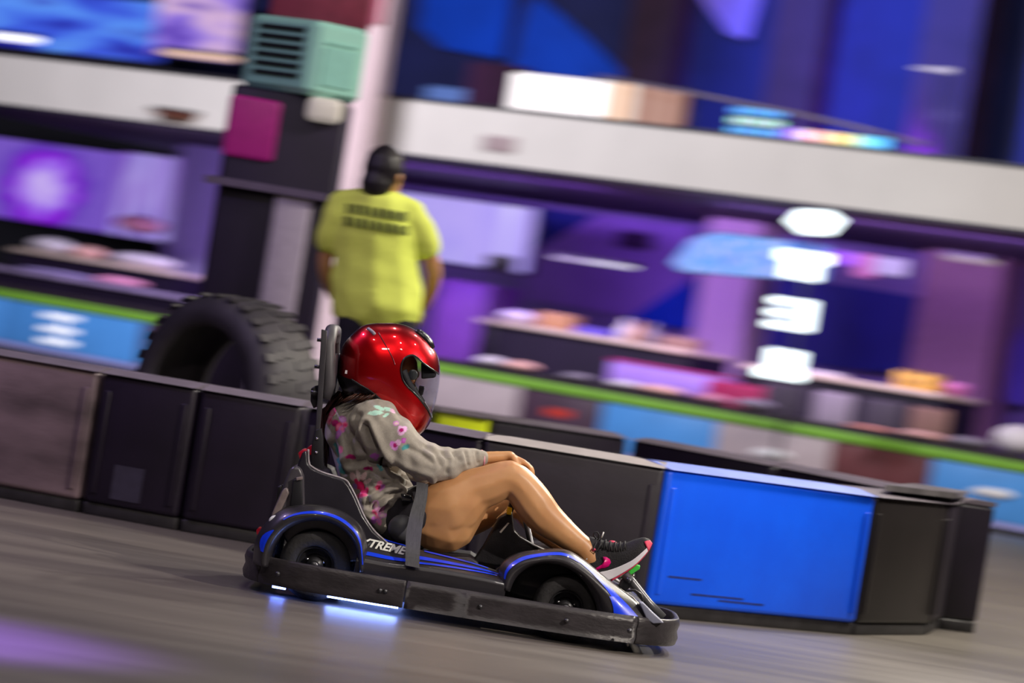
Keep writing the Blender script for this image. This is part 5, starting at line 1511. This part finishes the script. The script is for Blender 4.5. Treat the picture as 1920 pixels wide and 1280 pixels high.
hitem('cushion', 'peach cushion leaning beside the white cushion on the violet bay counter', 'cushion', 128, 430, 178, 462, 2.7, ROSE, 'cushion', .3, sit=zc)
hitem('table_lamp', 'dull pink round shade on the violet bay counter above the white bag', 'lamp', 205, 395, 285, 440, 3.0, PINKM, 'cushion', .3)
hitem('bag', 'white bag on the violet bay counter under the pink shade', 'bag', 195, 448, 312, 492, 2.7, WHITE, 'cushion', .35, sit=zc)
hitem('cushion', 'rose cushion on the low dark counter in the violet bay', 'cushion', 165, 508, 252, 538, 1.2, PINKM, 'cushion', .3, sit=ca4[2])
hitem('cushion', 'grey cushion on the low dark counter near the picture edge', 'cushion', 20, 488, 160, 520, 1.2, c_('lilac_grey_cloth', .3, .25, .45), 'cushion', .3, sit=ca4[2])
# things lying on the dark ledge of the far row
for i, (x0, y0, x1, y1, m, lab, n) in enumerate((
        (882, 664, 925, 690, WHITE, 'small white towel on the ledge just beyond the helmet', 'towel'),
        (935, 668, 985, 695, ROSE, 'small peach towel on the ledge next to the white one', 'towel'),
        (1042, 690, 1090, 712, GRYM, 'grey bundle on the ledge between the peach and white towels', 'bundle'),
        (1128, 700, 1182, 724, WHITE, 'white towel on the ledge above the plain sky blue barrier', 'towel'),
        (1184, 712, 1262, 742, ROSE, 'wide peach towel on the ledge above the plain sky blue barrier', 'towel'),
        (1290, 730, 1350, 757, PINKM, 'rose bundle on the ledge above the pale barrier with white mark', 'bundle'),
        (1368, 738, 1430, 770, GRYM, 'grey bundle on the ledge above the pale barrier with white mark', 'bundle'),
        (1572, 782, 1660, 804, c_('coral_cloth', .9, .36, .28), 'bright coral towel on the ledge above the brown-red barrier', 'towel'),
        (1672, 790, 1760, 818, ROSE, 'dull peach towel on the ledge after the bright coral one', 'towel'),
        (1766, 806, 1840, 836, GRYM, 'dark grey bundle on the ledge beyond the dull peach towel', 'bundle'),
        (1856, 780, 1935, 850, WHITE, 'large white bundle on the ledge at the picture edge', 'bundle'))):
    hitem(n, lab, 'towel' if n == 'towel' else 'bundle', x0, y0, x1, y1, 0.2, m, 'cushion', .3, 'bundles lying on the far ledge', sit=0.70)


def hchair(px, py, b, m, label, s=1.0):
    a = V(px, py, b)[0]
    t = hroot('chair', label, 'chair', a, b, 0, 'chairs behind the far row')
    MB().box(-.22 * s, .22 * s, 0, .42 * s, .43, .48).build('seat', m, t, bev=.02)
    MB().box(-.21 * s, .21 * s, 0.0, .04, .52, .98 * s).build('backrest', m, t, bev=.02)
    for x in (-.19, .19):
        for y in (.03, .38): MB().box(x * s - .015, x * s + .015, y * s - .015, y * s + .015, 0, .52 if y < .1 else .43).build('leg', TRIM, t)


GC, DC = c_('grey_chair', .3, .24, .32), c_('dark_chair', .05, .035, .06)
for px, m, lab in ((1462, DC, 'dark chair directly under the lowest lit symbol behind the far ledge'), (1560, GC, 'grey chair between the lowest lit symbol and the amber box'),
                   (1655, DC, 'dark chair directly below the amber box behind the far ledge'), (1745, c_('brown_chair', .2, .1, .08), 'brown chair beyond the amber box in front of the brown column')):
    hchair(px, 760, 0.95, m, lab)
# crimson sofa and lilac table-tennis style top
a, hw, z0, z1 = hrect(1278, 690, 1380, 745, 0.75)
t = hroot('sofa', 'crimson sofa behind the far ledge between the lilac board and the symbols', 'sofa', a, 0.75, 0)
CR = c_('crimson_velvet', .32, .0, .07)
MB().box(-hw, hw, 0, .5, .12, .45).build('seat', CR, t, bev=.04); MB().box(-hw, hw, .42, .62, .3, .92).build('backrest', CR, t, bev=.04)
for s in (-1, 1): MB().box(s * hw - .05, s * hw + .05, 0, .6, .1, .66).build('armrest', CR, t, bev=.03)
a, hw, z0, z1 = hrect(1195, 655, 1410, 712, 1.9)
t = hroot('game_table', 'lilac game table with magenta edge behind the crimson sofa', 'table', a, 1.5, 0)
MB().box(-hw, hw, 0, .6, .72, .95).build('lilac_board', c_('lilac_board', .38, .22, .72), t, bev=.02)
MB().box(-hw, hw, -.01, .61, .95, .975).build('magenta_edge', c_('magenta_edge', .4, .02, .2), t)
for x in (-1, 1):
    for y in (.08, .52): MB().box(x * (hw - .06) - .03, x * (hw - .06) + .03, y - .03, y + .03, 0, .72).build('leg', TRIM, t)


# screens and lights ------------------------------------------------
def screen(px0, py0, px1, py1, b, m, label, frame=0.03, th=0.08, name='screen', cat='screen', fm=None):
    a, hw, z0, z1 = hrect(px0, py0, px1, py1, b)
    t = hroot(name, label, cat, a, b, (z0 + z1) / 2)
    hh = (z1 - z0) / 2
    MB().box(-hw - frame, hw + frame, 0, th, -hh - frame, hh + frame).build('frame', fm or TRIM, t, bev=.01)
    MB().box(-hw, hw, -0.01, 0.0, -hh, hh).build('display', m, t)
    MB().box(-.05, .05, th, th + .25, -.05, .05).build('wall_bracket', TRIM, t)
    return t


def radial(name, center, rad_, cols, strength):
    m = bpy.data.materials.new(name); m.use_nodes = True
    nt = m.node_tree; bs = nt.nodes['Principled BSDF']; bs.inputs['Base Color'].default_value = (.02, .02, .02, 1)
    tc = nt.nodes.new('ShaderNodeTexCoord'); mp_ = nt.nodes.new('ShaderNodeMapping'); mp_.inputs['Location'].default_value = center; mp_.inputs['Scale'].default_value = rad_
    n = nt.nodes.new('ShaderNodeTexNoise'); n.inputs['Scale'].default_value = 5
    ln = nt.nodes.new('ShaderNodeVectorMath'); ln.operation = 'LENGTH'
    ad = nt.nodes.new('ShaderNodeMath'); ad.operation = 'MULTIPLY_ADD'; ad.inputs[1].default_value = 0.5; 
    r = nt.nodes.new('ShaderNodeValToRGB')
    while len(r.color_ramp.elements) < len(cols): r.color_ramp.elements.new(.5)
    for i, (p_, c) in enumerate(cols): r.color_ramp.elements[i].position = p_; r.color_ramp.elements[i].color = (*c, 1)
    nt.links.new(tc.outputs['Object'], mp_.inputs['Vector']); nt.links.new(mp_.outputs['Vector'], ln.inputs[0]); nt.links.new(tc.outputs['Object'], n.inputs['Vector'])
    nt.links.new(n.outputs['Fac'], ad.inputs[0]); nt.links.new(ln.outputs['Value'], ad.inputs[2])
    nt.links.new(ad.outputs[0], r.inputs['Fac']); nt.links.new(r.outputs['Color'], bs.inputs['Emission Color']); bs.inputs['Emission Strength'].default_value = strength
    return m


screen(742, 358, 985, 512, 4.5, striped_screen('lavender_screen', None, [(.30, .24, .85), (.50, .42, .95), (.42, .36, .92), (.70, .66, 1.0)], (2.2, 1, 0.5), 0.85), 'wide bright lavender screen between the yellow shirt and the navy triangle')
screen(-60, 250, 222, 440, 6.6, radial('wall_spot_glow', (-0.05, 0, 0.05), (0.75, 1, 1.05), [(.38, (.66, .50, 1.0)), (.58, (.36, .14, .95)), (.70, (.26, .0, .74)), (.84, (.12, .04, .50)), (.98, (.20, .10, .60))], 0.85), 'violet glowing panel with a painted-in round spotlight patch at the picture edge')  # emissive panel; a spotlight's glow on the wall is painted in as rings
screen(232, 284, 400, 468, 6.4, striped_screen('streaked_screen', None, [(.12, .06, .45), (.32, .16, .70), (.48, .40, .92), (.30, .26, .80)], (5, 1, 0.7), 0.8, 3.0), 'lilac screen with thin streaks beside the grey-violet column')
screen(-80, -30, 300, 118, 4.6, striped_screen('blue_lit_ceiling', None, [(.01, .01, .35), (.04, .10, .75), (.10, .30, .95), (.03, .02, .45)], (0.7, 1, 3.4), 0.95, 1.0), 'big glowing blue panel imitating a lit ceiling with dark streaks above the cream fascia')  # emissive panel added in place of a blue-lit ceiling with beams
screen(305, -30, 440, 118, 4.4, striped_screen('lilac_lit_ceiling', None, [(.06, .01, .40), (.30, .18, .80), (.75, .50, .75), (.10, .04, .5)], (0.8, 1, 3.0), 0.9, 6.0), 'lilac and peach glowing panel imitating a lit ceiling beside the mint machine head')  # second emissive stand-in for the lit ceiling, peach patches in its colour
# slatted video wall above the fascia
a, hw, z0, z1 = hrect(965, 128, 1272, 252, 2.2)
t = hroot('video_wall', 'brilliant white and orange slatted video wall just above the cream fascia', 'video wall', a, 2.2, 3.18)
z1 = V(1110, 150, 2.2)[1]
n = 18
for i in range(n):
    x0 = -hw + 2 * hw * i / n; f = i / (n - 1)
    if f < 0.55: c, s_ = (1.0, 0.93, 0.95), 1.7
    elif f < 0.72: c, s_ = (0.95, 0.42, 0.16) if i % 2 else (1, .85, .75), 1.0
    else: c, s_ = (0.55, 0.26, 0.20) if i % 2 else (.85, .5, .4), 0.65
    MB().box(x0 + .004, x0 + 2 * hw / n - .004, 0, .05, .05, z1 - 3.18).build('light_slat', glow('slat_glow_%d' % (0 if f < .55 else 1 + (i % 2) + (2 if f >= .72 else 0)), c, s_), t)
MB().box(-hw, hw, .05, .12, 0, z1 - 3.18 + .02).build('frame', TRIM, t)
# small LED rack and rainbow strip
a, hw, z0, z1 = hrect(1372, 196, 1464, 262, 2.2)
t = hroot('light_rack', 'small rack of blue and white lights above the fascia before the rainbow strip', 'light rack', a, 2.2, 3.18)
zz = V(1418, 200, 2.2)[1] - 3.18
MB().box(-hw, hw, .03, .1, 0, zz).build('frame', TRIM, t)
for i in range(7):
    for j in range(3):
        c = [(0.1, .3, 1), (.7, .8, 1), (.1, .5, .9), (.3, .7, .5)][(i * 2 + j * 3) % 4]
        MB().box(-hw + 2 * hw * (i + .2) / 7, -hw + 2 * hw * (i + .75) / 7, 0, .03, zz - .1 * (j + 1) + .02, zz - .1 * j - .02).build('small_light', glow('rack_glow_%d' % ((i * 2 + j * 3) % 4), c, 1.6), t)
a, hw, z0, z1 = hrect(1464, 232, 1662, 285, 2.0)
t = hroot('light_strip', 'rainbow coloured light strip above the fascia under the violet glow', 'light strip', a, 2.0, 3.18)
zz = V(1560, 248, 2.0)[1] - 3.18
rb = [(.25, .1, 1), (.5, .2, 1), (1, .9, 1), (1, .15, .2), (1, .8, .75), (1, .45, .05), (1, .9, .5), (.9, .85, .2), (.3, .8, .9), (.1, .6, 1), (.1, .5, 1)]
for i, c in enumerate(rb):
    MB().box(-hw + 2 * hw * i / 11 + .008, -hw + 2 * hw * (i + 1) / 11 - .008, 0, .04, zz - .14, zz).build('coloured_lamp', glow('strip_glow_%d' % i, c, 1.5), t)
MB().box(-hw, hw, .04, .09, 0, zz + .01).build('frame', TRIM, t)
# sloping handrail on the upper floor
q = [W(V(x, y, 1.8)[0], 1.8, V(x, y, 1.8)[1]) for x, y in ((1120, 142), (1300, 175), (1480, 210), (1600, 236), (1740, 272))]
t = empty('handrail', W(V(1740, 272, 1.8)[0], 1.8, 3.18), 'sloping grey handrail running from the video wall down to the lamp stand', 'handrail')
MB().tube(q, 0.022, n=10).build('rail', mat('grey_rail_metal', (.25, .2, .28), .4, metal=.3, noise_amt=.1), t, off=t.location, smooth=True)
for p in q[:4]: MB().tube([p, Vector((p.x, p.y, 3.18))], .014, n=8).build('post', TRIM, t, off=t.location, smooth=True)
# lamp stand
a = V(1770, 200, 1.6)[0]; zt = V(1730, 128, 1.6)[1]
t = hroot('lamp_stand', 'slim lamp stand with flat white head in front of the wide brown column', 'lamp', a, 1.6, 3.18)
for x in (-.12, 0, .12): MB().tube([(x, 0, .05), (x, 0, zt - 3.18)], .012, n=8).build('pole', mat('violet_steel', (.12, .1, .3), .35, metal=.5, noise_amt=.1), t, smooth=True)
MB().tube([(-.42, 0, zt - 3.18), (0, 0, zt - 3.18), (.04, 0, zt - 3.18)], .03, n=12, rads=[.012, .03, .03]).build('lamp_head', mat('white_lamp_head', (.5, .45, .6), .4, emit=(.8, .75, 1), estr=.35, noise_amt=.05), t, smooth=True)
MB().lathe([(0, 0), (.32, 0), (.25, .06), (.03, .09), (0, .09)], (0, 0, 0), 'Z', 24).build('base', mat('grey_stand_base', (.4, .36, .5), .4, noise_amt=.1), t, smooth=True)
# equipment near the pillar on the upper floor
hitem('cabinet', 'dark plum cabinet on the upper floor between the blue panels', 'cabinet', 885, 88, 962, 215, 2.4, c_('plum_cabinet', .06, .015, .06), sit=3.18)
hitem('monitor', 'pale blue monitor on the upper floor beside the plum cabinet', 'monitor', 805, 125, 882, 200, 2.6, mat('pale_blue_monitor', (.05, .08, .2), .4, emit=(.12, .22, .6), estr=.5, noise_amt=.2), sit=3.18)
# ceiling lights
def clight(px0, py0, px1, py1, b, label, c, s_):
    a, hw, z0, z1 = hrect(px0, py0, px1, py1, b)
    t = hroot('ceiling_light', label, 'light', a, b, z0)
    MB().box(-hw, hw, 0, .2, 0, z1 - z0).build('diffuser', glow('light_glow_%d' % int(px0 + 100), c, s_), t, bev=.01)
    MB().box(-hw - .02, hw + .02, -.01, .22, z1 - z0, z1 - z0 + .04).build('housing', TRIM, t)
clight(112, 208, 184, 222, 4.0, 'small white ceiling light over the violet bay', (.75, .7, 1), 1.6)
clight(-20, 60, 56, 78, 3.6, 'white light bar at the corner in front of the glowing blue panel', (.85, .85, 1), 1.8)
clight(1035, 478, 1100, 492, 3.0, 'white shelf light over the long counter beside the navy triangle', (.75, .6, 1), 0.9)
clight(1095, 486, 1172, 502, 3.0, 'brighter shelf light over the long counter toward the lit symbols', (.85, .8, 1), 1.1)
clight(1770, 476, 1850, 494, 3.6, 'dim warm ceiling light in front of the brown column', (.8, .65, .6), .45)
clight(300, 92, 425, 112, 3.4, 'peach light bar under the lilac glowing panel', (1, .66, .5), 1.0)
clight(1762, 432, 1838, 458, 4.2, 'amber ceiling light high before the brown column', (.5, .2, .02), .5)
clight(285, 205, 345, 218, .1, 'orange light under the cream fascia in the violet bay', (.6, .12, .03), .2)
# pennant shaped light panel and coloured banner screen
PENN = striped_screen('pennant_video', None, [(.05, .25, .95), (.35, .50, 1.0), (.02, .35, .85), (.6, .65, 1)], (6, 1, 6), 0.95, 2.0)
pts = [(1262, 492), (1300, 448), (1345, 436), (1480, 452), (1480, 522), (1400, 518), (1280, 508)]
pts = [V(x, y, 3.2) for x, y in pts]
a = sum(p[0] for p in pts) / len(pts); z_ = sum(p[1] for p in pts) / len(pts)
t = hroot('pennant_screen', 'pennant shaped panel of blue and white lights in front of the pale column', 'screen', a, 3.2, z_)
loc = [(-(p[0] - a), p[1] - z_) for p in pts]
MB().prism(loc, -.02, .0).build('display', PENN, t); MB().prism([(x * 1.03, z * 1.06) for x, z in loc], .0, .06).build('frame', TRIM, t)
for px0, py0, px1, py1, cc, s_, lab in ((1482, 452, 1545, 528, (.0, .2, .7), .8, 'plain blue screen behind the T shaped symbol'), (1546, 466, 1606, 500, (.25, .0, .9), .85, 'violet screen between the T shaped symbol and the magenta screen'),
                                        (1608, 474, 1640, 522, (.5, .06, .3), .8, 'magenta screen after the violet one'), (1642, 480, 1698, 520, (.4, .35, .6), .8, 'pale pink-white screen ending the coloured row')):
    screen(px0, py0, px1, py1, 3.2, glow('banner_%d' % px0, cc, s_), lab, frame=.01, th=.05)
# the lit symbols on their mast
SYM = glow('symbol_glow', (.86, .97, 1.0), 2.6)
SB = -0.9
sa = V(1497, 560, SB)[0]
sign = hroot('sign', 'column of four glowing white symbols on a thin dark mast over the far row', 'sign', sa, SB, 0)


def sbox(px0, py0, px1, py1):
    a, hw, z0, z1 = hrect(px0, py0, px1, py1, SB); x = -(a - sa)
    return x, hw, z0, z1


def stroke(px0, py0, px1, py1, parent):
    a0, z1 = V(px0, py0, SB); z0 = V(px0, py1, SB)[1]; a1 = V(px1, py0 + 0.16 * (px1 - px0), SB)[0]
    x, hw = -((a0 + a1) / 2 - sa), abs(a0 - a1) / 2
    MB().box(x - hw, x + hw, -.03, .02, z0, z1).build('stroke', SYM, parent, bev=min(.018, hw * .45, (z1 - z0) * .45), segs=3)


def symbol(lab):
    o = bpy.data.objects.new('symbol', None); col.objects.link(o); o.parent = sign; o['label'] = lab; return o


s_ = symbol('round-cornered six-sided glowing ring at the top')
hexp = [(1474, 412), (1492, 394), (1562, 397), (1586, 412), (1562, 440), (1500, 438)]
hp_ = [V(x, y, SB) for x, y in hexp]; hq = [(-(a - sa), z) for a, z in hp_]; cxh = sum(x for x, z in hq) / 6; czh = sum(z for x, z in hq) / 6
MB().tube([(cxh + (x - cxh) * .82, 0, czh + (z - czh) * .68) for x, z in hq], .042, n=10, closed=True).build('ring', SYM, s_, smooth=True)
MB().prism([(cxh + (x - cxh) * .6, czh + (z - czh) * .5) for x, z in hq], -.02, .02).build('core', glow('symbol_core_glow', (.75, .9, 1), 1.3), s_)
s_ = symbol('glowing letter T with a thick stem')
stroke(1460, 464, 1560, 486, s_)
for k in range(3): stroke(1470 + 25 * k, 484 + 4 * k, 1490 + 25 * k, 520 + 4 * k, s_)
s_ = symbol('glowing figure of three bars joined at one side')
for k in range(3): stroke(1447 - 5 * k, 554 + 22 * k, 1526 - 3 * k, 568 + 22 * k, s_)
stroke(1508, 562, 1530, 622, s_)
s_ = symbol('glowing letter J with a thick stem')
for k in range(3): stroke(1443 + 24 * k, 650 + 4 * k, 1462 + 24 * k, 694 + 4 * k, s_)
stroke(1419, 686, 1508, 704, s_)
mq = V(1470, 700, SB)[0]
MB().tube([(-(sa - sa) + .0, .06, 0), (0, .06, V(1500, 400, SB)[1])], .02, n=8).build('mast', TRIM, sign, smooth=True)
MB().lathe([(0, 0), (.2, 0), (.18, .03), (.03, .05), (0, .05)], (0, .06, 0), 'Z', 20).build('mast_foot', TRIM, sign, smooth=True)
# speaker on a stand, violet cabinet
a = V(940, 490, 2.0)[0]; zt = V(935, 478, 2.0)[1]
t = hroot('speaker', 'small black speaker on a slim stand beside the lavender screen', 'speaker', a, 1.9, 0)
MB().box(-.13, .13, 0, .2, zt - .16, zt).build('cabinet', TRIM, t, bev=.02); MB().lathe([(0, -.01), (.05, -.012), (.06, 0)], (0, 0, zt - .08), n=16).build('speaker_cone', DF, t, smooth=True)
MB().tube([(0, .1, .04), (0, .1, zt - .16)], .02, n=8).build('pole', TRIM, t, smooth=True); MB().lathe([(0, 0), (.18, 0), (.16, .03), (0, .04)], (0, .1, 0), 'Z', 18).build('base', TRIM, t, smooth=True)
a, hw, z0, z1 = hrect(826, 520, 900, 660, 3.6)
t = hroot('cabinet', 'tall violet-black cabinet below the lavender screen', 'cabinet', a, 3.6, 0)
MB().box(-hw, hw, 0, .5, 0, z1).build('carcass', c_('violet_cabinet', .10, .02, .16), t, bev=.01); MB().box(-hw + .03, hw - .03, -.02, 0, .06, z1 - .04).build('cabinet_door', c_('violet_door', .12, .03, .2), t, bev=.005)
# small dark plate and stains on the fascia
a, hw, z0, z1 = hrect(908, 252, 962, 288, .28)
o = MB().box(-hw, hw, 0, .02, 0, z1 - z0).build('plate', c_('taupe_plate', .32, .24, .25), bev=.005)
o.location = W(a, .275, z0); o.rotation_euler = (0, 0, YAW); tag(o, 'small taupe plate fixed on the cream fascia', 'plate')
a, hw, z0, z1 = hrect(1160, 430, 1215, 470, 6.8)
o = MB().box(-hw, hw, 0, .05, 0, z1 - z0).build('wall_speaker', c_('dark_speaker', .05, .02, .08), bev=.02)
o.location = W(a, 6.8, z0); o.rotation_euler = (0, 0, YAW); tag(o, 'small dark box mounted on the purple wall panel', 'speaker')
